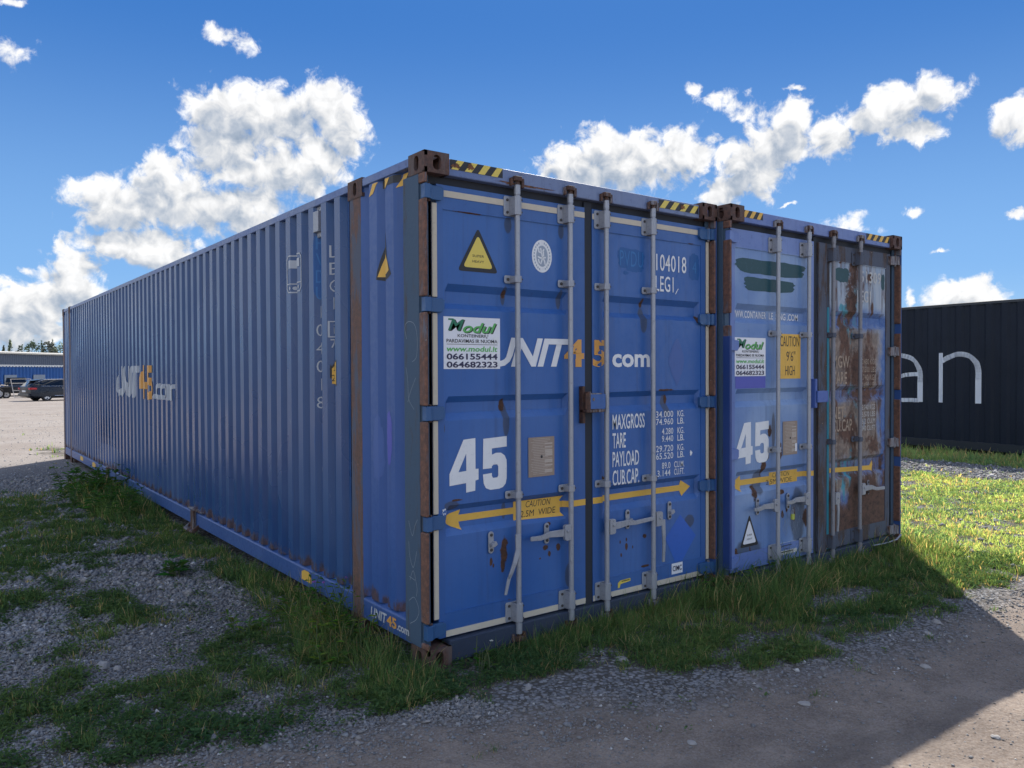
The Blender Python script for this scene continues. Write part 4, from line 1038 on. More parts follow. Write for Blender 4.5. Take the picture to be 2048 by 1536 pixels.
modul_sticker(dl, 0.157, 0.556, 1.689, 1.990, fL)
data_plate(dl, 0.767, 0.976, 1.016, 1.263, fL)
mb = MB(); tri_sign(mb, 0.262, 0.538, 2.262, 2.510); decal(mb, 'sticker', [M_black, M_yel2], dl, 'front', fL)
# oval class emblem
mb = MB()
def oval(cx, cz, a, b_, h, n=28): put_poly(mb, [(cx+a*math.cos(2*math.pi*k/n), cz+b_*math.sin(2*math.pi*k/n)) for k in range(n)], h)
ox, oz = 0.883, 2.391
oval(ox, oz, 0.080, 0.102, 0.0015); mb.cur = 1; oval(ox, oz, 0.046, 0.066, 0.0022)
for k in range(26):
    a = 2*math.pi*k/26+0.06; cx, cz = ox+0.063*math.cos(a), oz+0.084*math.sin(a)
    if abs(math.sin(a)) < 0.97: put_rect(mb, cx-0.004, cx+0.004, cz-0.006, cz+0.006, 0.0022)
mb.cur = 0
for st in ([(ox-.012, oz+.05), (ox-.004, oz+.02), (ox+.004, oz-.01), (ox-.012, oz-.05)], [(ox+.004, oz+.03), (ox+.016, oz+.045)], [(ox-.004, oz+.02), (ox-.026, oz+.026), (ox-.028, oz+.05)], [(ox+.004, oz-.005), (ox+.02, oz-.03), (ox+.024, oz-.052)],
           [(ox-.034, oz-.005), (ox-.012, oz-.012), (ox+.03, oz-.006)], [(ox+.01, oz+.03), (ox+.012, oz+.0)], [(ox-.03, oz-.02), (ox-.022, oz-.045)]): put_stroke(mb, st, 0.009, 0.0030)
M_emb = flat('emblem_grey', (0.30, 0.36, 0.44), 0.5, 0.2)
decal(mb, 'emblem', [M_white, M_emb], dl, 'front', fL)
# warning arrow across both doors
mb = MB(); mb.cur = 0
put_poly(mb, [(0.157, 0.812), (0.172, 0.832), (0.205, 0.852), (0.284, 0.868), (0.272, 0.838), (1.236, 0.838), (1.236, 0.798), (0.272, 0.798), (0.286, 0.750), (0.215, 0.778)], 0.0022)
put_poly(mb, [(0.672, 0.874), (1.075, 0.872), (1.045, 0.850), (1.048, 0.770), (1.068, 0.744), (0.672, 0.758)], 0.0026)
mb.cur = 1; put_text(mb, 'CAUTION', 0.770, 0.970, 0.826, 0.866, 0.0034, shear=.25, bold=.0); put_text(mb, '2.5M  WIDE', 0.728, 1.010, 0.768, 0.808, 0.0034, shear=.1, bold=.0)
decal(mb, 'warning_arrow', [M_yel, M_black], dl, 'front', fL, ZB, [0.155, 0.167, 0.189, 1.071, 1.093, 1.105])
mb = MB(); put_poly(mb, [(1.302, 0.838), (2.190, 0.838), (2.205, 0.872), (2.31, 0.818), (2.215, 0.757), (2.190, 0.797), (1.302, 0.797)], 0.0022)
decal(mb, 'warning_arrow', M_yel, dr, 'front', fR, ZB, [1.385, 1.397, 1.419, 2.358, 2.380, 2.392])
# right door markings
def line(par, f, s_, *a, m=None, name='lettering', **k):
    mb = MB(); put_text(mb, s_, *a, **k); return decal(mb, name, m or M_white, par, 'front', f, ZB)
line(dr, fR, '104018', 1.915, 2.232, 2.378, 2.496, 0.0034, bold=.006, spacing=1.05); line(dr, fR, 'LEG1', 1.908, 2.095, 2.232, 2.342, 0.0034, bold=.006, spacing=1.05)
mb = MB(); put_stroke(mb, [(2.115, 2.222), (2.145, 2.262)], .006, .0034); decal(mb, 'paint_chip', M_white, dr, 'front', fR)
for i, (s_, u1) in enumerate((('MAXGROSS', 1.797), ('TARE', 1.612), ('PAYLOAD', 1.740), ('CUB.CAP.', 1.742))):
    line(dr, fR, s_, 1.487, u1, 1.278-0.122*i-0.005*i, 1.380-0.122*i-0.004*i, 0.0034, bold=.012)
rows = ['34.000', '74.960', '4.280', '9.440', '29.720', '65.520', '89.0', '3.144']; uni = ['KG.', 'LB.', 'KG.', 'LB.', 'KG.', 'LB.', 'CU.M.', 'CU.FT.']
for i, (a, b_) in enumerate(zip(rows, uni)):
    z1 = 1.386-0.122*(i//2)-0.053*(i % 2); x0 = 1.912 if len(a) == 6 else 1.972
    if i == 7: x0 = 1.925
    line(dr, fR, a, x0, 2.090 if i < 6 else 2.060, z1-0.045, z1, 0.0034, bold=.006, spacing=1.05); line(dr, fR, b_, 2.135 if i < 6 else 2.10, 2.208, z1-0.045, z1, 0.0034, bold=.006)
mb = MB(); put_poly(mb, blob_poly(2.322, 2.430, 0.055, 0.095, 0.09, seed=9), 0.0015); mb.cur = 1; put_text(mb, '4', 2.30, 2.345, 2.385, 2.47, 0.0026); decal(mb, 'overpaint_patch', [M_bpaint, M_bletter], dr, 'front', fR, ZB)
mb = MB(); put_poly(mb, blob_poly(1.668, 2.440, 0.125, 0.068, 0.10, seed=1), 0.0015); put_poly(mb, blob_poly(1.700, 2.375, 0.085, 0.022, 0.2, seed=2), 0.0013); put_poly(mb, blob_poly(1.617, 2.340, 0.024, 0.012, 0.3, seed=4, sq=2), 0.0015)
mb.cur = 1; put_text(mb, 'PVDU', 1.56, 1.785, 2.385, 2.490, 0.0026, bold=-.002, spacing=1.1); decal(mb, 'overpaint_patch', [M_bpaint, M_bletter], dr, 'front', fR, ZB)
mb = MB(); put_poly(mb, [(2.165, 0.630), (2.338, 0.456), (2.19, 0.292), (2.11, 0.292), (2.008, 0.475)], 0.0015); decal(mb, 'overpaint_patch', M_diam, dr, 'front', fR, ZB)
M_ghost = flat('ghost_diamond', (0.052, 0.115, 0.335), 0.5, 0.2)
mb = MB(); put_poly(mb, blob_poly(2.13, 1.74, 0.085, 0.17, 0.06, seed=6, sq=1.25), 0.0013); decal(mb, 'overpaint_patch', M_ghost, dr, 'front', fR, ZB)
mb = MB(); put_rect(mb, 2.068, 2.185, 0.207, 0.285, 0.0015); mb.cur = 1; put_text(mb, 'CIMC', 2.078, 2.175, 0.228, 0.266, 0.0026, bold=.02); decal(mb, 'sticker', [M_stick, M_navy], dr, 'front', fR)
mb = MB(); put_poly(mb, [(1.530, 0.200), (1.548, 0.200), (1.556, 0.225), (1.650, 0.232), (1.650, 0.252), (1.555, 0.250), (1.530, 0.235)], 0.0015); mb.cur = 1; put_rect(mb, 1.565, 1.64, 0.239, 0.245, 0.0022); decal(mb, 'sticker', [M_yel2, M_black], dr, 'front', fR)
mb = MB(); put_poly(mb, blob_poly(2.285, 1.068, 0.013, 0.018, 0.3, seed=8, sq=2), 0.0015); decal(mb, 'paint_chip', M_white, dr, 'front', fR)
# header hazard stripes
for a, b_, z0, z1 in ((0.185, 0.555, 2.822, 2.878), (1.905, 2.325, 2.812, 2.868)):
    mb = MB(); hazard(mb, a, b_, z0, z1, 4); decal(mb, 'hazard_stripe', [M_black, M_yel2], c1, 'front', lambda x, z: 0.030)
M_rsp = rusty('rust_stain', (0.14, 0.06, 0.03), 0.8, (0.26, 0.095, 0.025), (0.06, 0.03, 0.02))
for bx_, bz_, ba_, bb_, br_, bs_, bh_ in ((0.225, 2.845, 0.030, 0.013, .35, 10, .0035), (0.325, 2.853, 0.022, 0.018, .4, 11, .0035), (2.15, 2.842, 0.022, 0.016, .4, 13, .0035), (0.72, 2.80, 0.2, 0.006, .4, 14, .002)):
    mb = MB(); put_poly(mb, blob_poly(bx_, bz_, ba_, bb_, br_, seed=bs_, sq=2), bh_); decal(mb, 'rust_patch', M_rsp, c1, 'front', lambda x, z: 0.030)

# markings on the long side (u = -y)
def LD(mb, name, mats, zb=()): return decal(mb, name, mats, c1, 'left', side_profile, zb, [-b_ for b_ in SB])
mb = MB(); put_text(mb, 'UNIT', -8.55, -7.18, 1.34, 1.760, 0.005, shear=.25, bold=.034, spacing=.93); LD(mb, 'lettering', M_whiteS)
mb = MB(); put_text(mb, '45', -7.20, -6.38, 1.34, 1.765, 0.005, bold=.036, spacing=.95); LD(mb, 'lettering', M_orange)
mb = MB(); put_text(mb, '.com', -6.36, -5.34, 1.355, 1.545, 0.005, bold=.032); LD(mb, 'lettering', M_whiteS)
mb = MB(); 
put_stroke(mb, [(-2.035, 2.30), (-2.035, 2.52), (-2.01, 2.545), (-1.79, 2.545), (-1.765, 2.52), (-1.765, 2.30), (-1.79, 2.272), (-2.01, 2.272)], 0.010, 0.0025, closed=True)
put_rect(mb, -2.005, -1.795, 2.452, 2.512, 0.0025); put_rect(mb, -1.925, -1.865, 2.34, 2.452, 0.0025)
put_stroke(mb, [(-2.035, 2.335), (-1.765, 2.335)], 0.008, 0.0027)
for u in (-1.985, -1.955, -1.82): put_poly(mb, [(u+.012*math.cos(k*.785), 2.303+.014*math.sin(k*.785)) for k in range(8)], 0.0025)
LD(mb, 'pictogram', M_whiteS)
mb = MB()
for i, ch in enumerate('104018'): put_text(mb, ch, -1.529 if ch != '1' else -1.512, -1.494 if ch != '1' else -1.502, 2.056-0.128*i, 2.140-0.128*i, 0.0028, bold=-.012)
for i, ch in enumerate('LEG1'): put_text(mb, ch, -1.308 if ch != '1' else -1.294, -1.268 if ch != '1' else -1.284, 2.458-0.118*i, 2.540-0.118*i, 0.0028, bold=-.012)
put_stroke(mb, [(-1.312, 1.915), (-1.312, 2.02), (-1.262, 2.02), (-1.262, 1.915)], 0.007, 0.0025, closed=True); put_rect(mb, -1.293, -1.286, 1.935, 1.98, 0.0025); put_rect(mb, -1.293, -1.286, 1.988, 2.0, 0.0025)
put_text(mb, '70', -1.306, -1.255, 1.84, 1.90, 0.0025); LD(mb, 'lettering', M_whiteS)
mb = MB(); put_poly(mb, blob_poly(-1.505, 2.42, 0.040, 0.22, 0.06, seed=15), 0.0015); put_poly(mb, blob_poly(-1.505, 1.20, 0.040, 0.10, 0.1, seed=16), 0.0015)
mb.cur = 1
for i, ch in enumerate('PVDU'): put_text(mb, ch, -1.529, -1.494, 2.54-0.118*i, 2.63-0.118*i, 0.0026)
LD(mb, 'overpaint_patch', [M_bpaint, M_bletter])
mb = MB(); put_poly(mb, [(-1.31, 1.582), (-1.31, 1.70), (-1.285, 1.752), (-1.17, 1.752), (-1.17, 1.582)], 0.0013); mb.cur = 1; put_poly(mb, [(-1.302, 1.592), (-1.302, 1.697), (-1.28, 1.742), (-1.178, 1.742), (-1.178, 1.592)], 0.0020)
mb.cur = 0; put_text(mb, '12.8', -1.308, -1.255, 1.68, 1.725, 0.0030); put_text(mb, '2.5', -1.304, -1.262, 1.61, 1.655, 0.0030); LD(mb, 'sticker', [M_black, M_yel])
# torn sticker and hazard stripes on the short stub wall
mb = MB(); put_poly(mb, [(-0.60, 2.238), (-0.585, 2.285), (-0.565, 2.36), (-0.525, 2.47), (-0.49, 2.54), (-0.475, 2.50), (-0.455, 2.34), (-0.42, 2.28), (-0.405, 2.255), (-0.46, 2.228), (-0.52, 2.222)], 0.0013)
mb.cur = 1; put_poly(mb, [(-0.582, 2.252), (-0.560, 2.315), (-0.525, 2.40), (-0.487, 2.50), (-0.475, 2.38), (-0.45, 2.33), (-0.435, 2.28), (-0.465, 2.262), (-0.50, 2.248)], 0.0022)
mb.cur = 0; put_text(mb, 'SUP', -0.528, -0.475, 2.335, 2.350, 0.003); put_text(mb, 'HEA', -0.528, -0.475, 2.302, 2.317, 0.003)
LD(mb, 'sticker', [M_black, M_yel])
mb = MB(); mb.cur = 0; put_rect(mb, -0.30, -0.245, 2.775, 2.83, 0.0013); put_rect(mb, -0.55, -0.33, 2.785, 2.83, 0.0013); mb.cur = 1
for a in (-0.685, -0.53, -0.36): put_poly(mb, [(a, 2.755), (a+0.055, 2.768), (a+0.11, 2.828), (a+0.05, 2.828)], 0.0022)
LD(mb, 'hazard_stripe', [M_black, M_yel])
for dz, (u, z, a, b_, sd_) in enumerate([(-0.60, 1.20, 0.05, 0.20, 17), (-0.44, 1.28, 0.03, 0.16, 18)]):
    mb = MB(); put_poly(mb, blob_poly(u, z, a, b_, 0.12, seed=sd_, sq=2.4), 0.0012); LD(mb, 'overpaint_patch', M_violet if dz == 1 else M_ghost)
# rail text
mb = MB(); put_text(mb, 'UNIT', -0.685, -0.475, 0.150, 0.212, 0.0025, shear=.2, bold=.03); mb.cur = 1; put_text(mb, '45', -0.475, -0.355, 0.148, 0.213, 0.0025, bold=.03); mb.cur = 0; put_text(mb, '.com', -0.35, -0.205, 0.150, 0.185, 0.0025, bold=.03)
decal(mb, 'lettering', [M_whiteS, M_orange], c1, 'left', lambda y: 0.003)
for y0, y1 in ((1.62, 1.80), (10.3, 10.6), (11.5, 11.8)):
    mb = MB(); put_poly(mb, [(-y1, 0.150), (-y1, 0.208), (-(y0+y1)/2-0.04, 0.226), (-(y0+y1)/2+0.04, 0.226), (-y0, 0.208), (-y0, 0.150)], 0.0025); decal(mb, 'yellow_mark', M_yel, c1, 'left', lambda y: 0.003)
# vent cover
mb = MB(); mb.box(-0.002, 0.038, 1.445, 1.53, 2.655, 2.80); mb.box(0.026, 0.037, 1.44, 1.535, 2.62, 2.835)
for k in range(2): mb.tube([(0.026, 1.49, 2.632+0.19*k), (0.020, 1.49, 2.632+0.19*k)], 0.008, 8)
mb.build('air_vent', M_steelL, c1, bevel=0.004)
# lifting brackets fixed to the rail
first = None
for y in (4.62, 9.2):
    if first is None:
        mb = MB(); mb.box(-0.012, 0.03, -0.25, 0.25, 0.262, 0.276); mb.box(-0.03, 0.0, -0.05, 0.05, 0.08, 0.265); mb.box(-0.075, 0.0, -0.16, 0.16, 0.062, 0.082)
        mb.prism([(-0.07, 0.082), (0.0, 0.082), (0.0, 0.135)], 1, -0.14, -0.128); mb.prism([(-0.07, 0.082), (0.0, 0.082), (0.0, 0.135)], 1, 0.128, 0.14)
        first = mb.build('lift_bracket', M_rsteel, c1, bevel=0.002); first.location = (0, y, 0)
    else: dup(first, c1, (0, y, 0))
# chalk scribbles on the corner post
M_chalk0 = flat('chalk', (0.26, 0.31, 0.36), 0.8, 0.5)
def spline(pts, n=8):
    out = []
    for i in range(len(pts)-1):
        p0 = pts[max(i-1, 0)]; p1 = pts[i]; p2 = pts[i+1]; p3 = pts[min(i+2, len(pts)-1)]
        for k in range(n):
            s = k/n
            out.append(tuple(0.5*((2*p1[j])+(-p0[j]+p2[j])*s+(2*p0[j]-5*p1[j]+4*p2[j]-p3[j])*s*s+(-p0[j]+3*p1[j]-3*p2[j]+p3[j])*s**3) for j in (0, 1)))
    return out+[pts[-1]]
for st in ([(-.21, 1.86), (-.23, 1.93), (-.19, 1.96), (-.12, 1.94), (-.09, 1.86), (-.10, 1.76), (-.15, 1.73)], [(-.22, 1.70), (-.20, 1.62), (-.19, 1.52), (-.13, 1.46)], [(-.11, 1.64), (-.17, 1.56), (-.20, 1.50)],
           [(-.20, .82), (-.16, .74), (-.13, .80), (-.10, .84)], [(-.20, .70), (-.19, .62), (-.15, .56), (-.11, .66)], [(-.20, .50), (-.13, .49)], [(-.19, .48), (-.15, .54), (-.11, .45), (-.12, .40)],
           [(-.20, .36), (-.14, .39), (-.09, .33), (-.12, .27), (-.19, .23)]):
    mb = MB(); put_stroke(mb, spline(st), 0.0032, 0.0015); decal(mb, 'chalk_scribble', M_chalk0, c1, 'left', lambda y: 0.002)

# ================================================================== CONTAINER 2
DX, DY = 2.53, -0.10
c2 = empty('shipping_container', (DX, DY, 0), label='weathered blue container on the right whose far door is covered in brown rust', cat='shipping container', group='blue forty-five foot containers side by side')
M2_side = paint('worn_side_paint', (0.04, 0.085, 0.25), (0.07, 0.12, 0.28), rust=0.12, dirt=0.3)
M2_head = paint('worn_header_paint', (0.08, 0.145, 0.40), (0.14, 0.20, 0.42), rust=0.06, dirt=0.45, streak=0.6)
SPL = [(3.10, 1.20, 0.03, 0.05), (3.055, 1.00, 0.035, 0.04), (3.02, 0.93, 0.035, 0.09), (3.24, 1.02, 0.03, 0.08), (2.92, 0.72, 0.045, 0.06), (2.94, 0.64, 0.02, 0.07), (3.43, 0.50, 0.022, 0.08), (3.27, 0.52, 0.02, 0.04), (3.60, 0.45, 0.05, 0.08), (3.33, 0.55, 0.02, 0.03), (2.95, 2.635, 0.025, 0.03), (3.62, 0.62, 0.03, 0.06), (2.68, 0.30, 0.02, 0.05), (2.85, 0.30, 0.01, 0.03), (3.25, 0.70, 0.06, 0.02)]
M2_doorL = paint('pale_blue_door', (0.10, 0.20, 0.44), (0.25, 0.36, 0.54), dirt=0.16, streak=0.55, spots=[(a-DX, b_, c*1.2, d*1.2) for a, b_, c, d in SPL], scratch=0.5, patches=[(0.62, 1.2, 0.03, 0.16), (0.44, 0.80, 0.07, 0.12), (0.95, 0.5, 0.12, 0.25), (0.3, 0.3, 0.2, 0.1)])
# right door: layers of pale paint, tan undercoat, cyan old paint and rust
mt, t, b = new_mat('heavily_rusted_door'); v = coords(t)
sx = t.node('ShaderNodeSeparateXYZ'); t.link(v, sx.inputs[0]); Z = sx.outputs[2]
vs_ = t.scalev(v, (3.2, 3.2, 1.1)); n1 = t.noise(vs_, 1.5, 7, 0.66, 0.4); n2 = t.noise(t.vmath('ADD', vs_, (7, 3, 1)).outputs[0], 1.9, 7, 0.68, 0.6); n3 = t.noise(v, 24, 6, 0.7)
nw = t.noise(t.scalev(v, (5, 5, 2)), 1.6, 6, 0.7); nw2 = t.noise(t.vmath('ADD', v, (3, 1, 5)).outputs[0], 6, 6, 0.7)
X_ = t.math('ADD', sx.outputs[0], t.math('MULTIPLY', t.math('SUBTRACT', nw, 0.5), 0.35)); Z0_ = Z; Z = t.math('ADD', Z, t.math('MULTIPLY', t.math('SUBTRACT', nw2, 0.5), 0.22))
col = t.mix(t.ramp(n2, 0.35, 0.65), (0.22, 0.31, 0.43), (0.38, 0.43, 0.48))
blue_ = t.mix(t.ramp(n3, 0.4, 0.7), (0.045, 0.12, 0.34), (0.09, 0.18, 0.40))
bandm = None
for za, zb_ in ((2.03, 2.18), (1.39, 1.53), (0.73, 0.90), (0.285, 0.60)):
    mm = t.math('MULTIPLY', t.ramp(Z, za-0.05, za+0.05), t.ramp(Z, zb_+0.05, zb_-0.05)); bandm = mm if bandm is None else t.math('MAXIMUM', bandm, mm)
edge_ = t.math('MULTIPLY', t.ramp(X_, 2.17, 2.29), t.ramp(Z, 2.10, 1.98))
col = t.mix(t.math('MULTIPLY', t.math('MAXIMUM', bandm, edge_), t.ramp(n2, 0.30, 0.40)), col, blue_)
tan = t.mix(t.ramp(n3, 0.4, 0.7), (0.16, 0.125, 0.105), (0.30, 0.24, 0.195))
zt_ = t.math('MULTIPLY', t.math('MULTIPLY', t.ramp(Z, 2.10, 1.96), t.math('SUBTRACT', 1.0, t.math('MULTIPLY', bandm, 0.7))), t.ramp(X_, 2.29, 2.15))
Z = Z0_
col = t.mix(t.math('MULTIPLY', zt_, t.ramp(n1, 0.28, 0.38)), col, tan)
cy = t.math('MULTIPLY', t.ramp(n2, 0.57, 0.60), t.ramp(sx.outputs[0], 2.0, 1.7)); col = t.mix(cy, col, (0.04, 0.27, 0.36))
low = t.math('MULTIPLY', t.ramp(Z, 0.95, 0.15), 0.30)
thr = t.math('ADD', t.math('ADD', n1, low), t.math('MULTIPLY', zt_, 0.045))
rm = t.ramp(thr, 0.50, 0.62)
sp = t.spots(v, [(1.75, 2.25, 0.12, 0.28), (1.62, 2.0, 0.06, 0.2), (1.85, 1.70, 0.14, 0.22), (2.10, 1.62, 0.08, 0.2), (2.0, 1.45, 0.3, 0.10), (1.65, 1.15, 0.15, 0.12), (2.1, 1.0, 0.12, 0.12), (1.9, 0.62, 0.12, 0.1), (2.24, 0.55, 0.1, 0.1), (1.8, 0.25, 0.6, 0.14), (1.5, 2.33, 0.03, 0.1), (2.06, 2.50, 0.05, 0.04), (1.57, 2.60, 0.02, 0.02), (1.95, 2.62, 0.02, 0.03), (2.1, 2.2, 0.03, 0.1)])
sp = t.math('ADD', sp, t.math('MULTIPLY', t.math('SUBTRACT', t.noise(v, 9, 6, 0.68), 0.5), 2.4))
rm = t.math('MAXIMUM', rm, t.ramp(sp, 0.0, 0.45))
run = t.noise(t.scalev(v, (22, 22, 0.8)), 1.0, 5, 0.65); rm = t.math('MAXIMUM', rm, t.math('MULTIPLY', t.ramp(run, 0.50, 0.70), 0.75))
rc = t.mix(t.ramp(n3, 0.3, 0.6), (0.048, 0.030, 0.026), (0.125, 0.068, 0.048)); rc = t.mix(t.ramp(n3, 0.62, 0.8), rc, (0.20, 0.11, 0.07))
col = t.mix(rm, col, rc); t.link(col, b.inputs['Base Color']); t.link(t.ramp(rm, 0, 1, 0.45, 0.85), b.inputs['Roughness'])
bump(t, b, t.math('ADD', t.math('MULTIPLY', rm, 0.5), t.math('MULTIPLY', n3, 0.4)), 0.5, 0.006)
M2_doorR = mt
M2_frameR = rusty('rusted_frame', (0.07, 0.085, 0.12), 0.02, (0.085, 0.055, 0.045), (0.045, 0.036, 0.035))
M2_frameL = paint('pale_frame_paint', (0.10, 0.17, 0.42), (0.17, 0.25, 0.50), rust=0.05, dirt=0.3)
container_shell(c2, M2_side, M_rail, M2_head)
d2l, g2L = door(c2, 0, 0.075, 1.165, 0.128, 1.105, M2_doorL, M2_frameL)
d2r, g2R = door(c2, 1, 1.213, 2.400, 1.400, 2.325, M2_doorR, M2_frameR)
mb = MB(); mb.box(1.165, 1.213, 0.0655, 0.10, 0.12, 2.775); mb.build('centre_gasket', M_dark, c2)
mb = MB(); mb.box(1.218, 1.345, 0.046, 0.0598, 0.13, 2.735); mb.build('door_edge_plate', M2_frameR, d2r, bevel=0.006)
mb = MB(); mb.box(1.358, 1.388, 0.054, 0.0598, 0.155, 2.20); mb.build('cyan_edge_strip', M_cyan, d2r)
H2 = (2.665, 1.86, 1.045, 0.23)
hinges(d2l, 0.0, 1, H2, M2_frameL); hinges(d2r, 2.5, -1, (2.675, 1.84, 1.0, 0.19), M_rsteel)
mb = MB()
for a, b_ in ((0.20, 1.93),): mb.box(-0.0005, 0.0225, 0.0015, 0.073, a, b_)
mb.build('post_lip', paint('dark_blue_post', (0.018, 0.05, 0.19), rust=0.08), c2, bevel=0.006)
bc2 = {}; bc3 = {}
for x in (0.612, 1.032): locking_bar(d2l, x); put_brackets(d2l, x, (2.650, 0.240), (1.96, 1.048), bc2)
for x in (1.390, 1.815): locking_bar(d2r, x, mat=flat('dull_bar', (0.22, 0.225, 0.25), 0.5, 0.6, 0.2, wearcol=(0.10, 0.06, 0.045)))
for x in (1.390, 1.815): put_brackets(d2r, x, (2.640, 0.220), (1.965, 1.065), bc3, [M2_frameR, M_bolt])
handle(d2l, 0.612, 0.615, -1, 0.33); catch(d2l, 0.400, 0.620)
handle(d2l, 1.032, 0.625, -1, 0.33); catch(d2l, 0.800, 0.620)
handle(d2r, 1.815, 0.625, 1, 0.38, 0.02); catch(d2r, 2.02, 0.62, mat=M_rsteel)
hanging_handle(d2r, [(1.44, 0.004, 0.57), (1.445, 0.002, 0.48), (1.45, 0.008, 0.38), (1.45, 0.012, 0.30)], 0.014, hub=(1.404, 0.585, 1))
mb = MB(); mb.box(1.115, 1.145, 0.01, YF, 1.36, 1.60); mb.box(1.120, 1.272, -0.012, 0.008, 1.405, 1.500); mb.build('lock_box', paint('lock_box_paint', (0.05, 0.10, 0.32), rust=0.15), d2l, bevel=0.004)
# lettering, c2 left door
mb = MB(); big45(mb, 0.150, 0.556, 0.955, 1.277); decal(mb, 'lettering', M_white, d2l, 'front', g2L, ZB)
line(d2l, g2L, 'WWW.CONTAINER', 0.131, 0.560, 2.074, 2.128, 0.0028, bold=.014, spacing=1.1); line(d2l, g2L, 'LE', 0.600, 0.655, 2.074, 2.126, 0.0028, bold=.014); line(d2l, g2L, 'SING .COM', 0.690, 0.992, 2.072, 2.126, 0.0028, bold=.014)
modul_sticker(d2l, 0.1295, 0.514, 1.628, 1.922, g2L)
mb = MB(); put_rect(mb, 0.140, 0.514, 1.535, 1.626, 0.0012); decal(mb, 'overpaint_patch', M_violet, d2l, 'front', g2L, ZB)
mb = MB(); put_rect(mb, 0.685, 0.985, 1.604, 1.962, 0.0015); mb.cur = 1
put_text(mb, 'CAUTION', 0.705, 0.965, 1.862, 1.945, 0.0026, bold=-.004); put_text(mb, "9'6\"", 0.79, 0.91, 1.745, 1.825, 0.0026, bold=-.004); put_text(mb, 'HIGH', 0.775, 0.905, 1.630, 1.708, 0.0026, bold=-.004); decal(mb, 'sign', [M_yel, M_black], d2l, 'front', g2L, ZB)
data_plate(d2l, 0.740, 0.938, 0.992, 1.262, g2L)
mb = MB(); put_rect(mb, 0.905, 0.928, 1.015, 1.08, 0.0065); decal(mb, 'sticker', M_stick, d2l, 'front', g2L)
mb = MB(); tri_sign(mb, 0.205, 0.420, 0.325, 0.560); decal(mb, 'sticker', [M_black, M_stick], d2l, 'front', g2L)
mb = MB(); put_rect(mb, 0.655, 0.930, 0.195, 0.290, 0.0015); mb.cur = 1; put_rect(mb, 0.72, 0.86, 0.262, 0.268, 0.0022); put_rect(mb, 0.70, 0.88, 0.212, 0.220, 0.0022); put_rect(mb, 0.77, 0.81, 0.238, 0.242, 0.0022); decal(mb, 'sticker', [flat('dirty_white_sticker', (0.55, 0.55, 0.52), 0.5, 0.3), M_black], d2l, 'front', g2L)
mb = MB(); put_poly(mb, blob_poly(0.595, 2.470, 0.44, 0.056, 0.08, seed=20, sq=6), 0.0013); put_poly(mb, blob_poly(0.565, 2.335, 0.32, 0.050, 0.09, seed=21, sq=6), 0.0015); decal(mb, 'overpaint_patch', M_teal, d2l, 'front', g2L)
mb = MB(); put_poly(mb, [(0.118, 0.806), (0.235, 0.868), (0.240, 0.835), (0.605, 0.835), (0.605, 0.862), (0.985, 0.862), (0.985, 0.838), (1.165, 0.838), (1.165, 0.795), (0.985, 0.795), (0.985, 0.762), (0.605, 0.762), (0.605, 0.792), (0.240, 0.792), (0.235, 0.745)], 0.0022)
mb.cur = 1; put_text(mb, 'CAUTION', 0.650, 0.875, 0.818, 0.856, 0.003, bold=-.006); put_text(mb, '2.5M WIDE', 0.565, 0.910, 0.768, 0.806, 0.003, bold=-.006); decal(mb, 'warning_arrow', [M_yel, M_black], d2l, 'front', g2L, ZB, [0.128, 0.140, 0.162, 1.071, 1.093, 1.105])
mb = MB(); put_poly(mb, [(1.40, 0.832), (2.11, 0.806), (2.155, 0.850), (2.165, 0.812), (2.150, 0.755), (2.10, 0.765), (1.40, 0.792)], 0.0022); decal(mb, 'warning_arrow', M_yel, d2r, 'front', g2R, ZB, [1.400, 1.412, 1.434, 2.291, 2.313, 2.325])
# scratched bare patch behind the second handle
mb = MB(); rr = random.Random(3)
for k in range(46):
    a = 0.70+rr.random()*0.30; z = 0.33+rr.random()*0.2; L_ = 0.03+rr.random()*0.06; an = rr.uniform(0.9, 2.2); put_stroke(mb, [(a, z), (a+L_*math.cos(an), z+L_*math.sin(an))], 0.0022, 0.0013+0.00001*k)
decal(mb, 'scratch_marks', flat('scratch', (0.24, 0.30, 0.38), 0.6, 0.4), d2l, 'front', g2L)
# c2 right door
M_wornW = flat('worn_lettering', (0.50, 0.51, 0.50), 0.6, 0.7, wearcol=(0.16, 0.10, 0.07)); M_wornT = flat('tan_lettering', (0.36, 0.28, 0.21), 0.6, 0.95, wearcol=(0.09, 0.05, 0.035))
for pa in ((1.60, 2.490, 0.110, 0.060, 0.10, 36, 4.0, 22), (2.28, 2.47, 0.03, 0.07, 0.1, 36, 4.0, 23)):
    mb = MB(); put_poly(mb, blob_poly(*pa), 0.0013); decal(mb, 'overpaint_patch', M_teal, d2r, 'front', g2R)
line(d2r, g2R, '51309', 1.895, 2.245, 2.445, 2.548, 0.003, m=M_wornW, bold=.014, spacing=1.1); line(d2r, g2R, 'LEG1', 1.84, 2.070, 2.27, 2.375, 0.003, m=M_wornW, bold=.014)
for s_, z1, u1 in (('MGW', 1.795, 1.72), ('TARE', 1.655, 1.68), ('NET', 1.355, 1.64), ('CU.CAP.', 1.245, 1.78)): line(d2r, g2R, s_, 1.455, u1, z1-0.105, z1, 0.003, m=M_wornT, bold=.012)
for i, s_ in enumerate(('30.480 KGS', '67.200 LBS', '4.740 KGS', '10.450 LBS')): line(d2r, g2R, s_, 1.895, 2.160, 1.77-0.07*i-0.05, 1.77-0.07*i, 0.003, m=M_wornT)
for i, s_ in enumerate(('25.740 KGS', '56.570 LBS', '86.2 CU.M', '3040 CU.FT')): line(d2r, g2R, s_, 1.895, 2.150, 1.36-0.062*i-0.045, 1.36-0.062*i, 0.003, m=M_wornW)
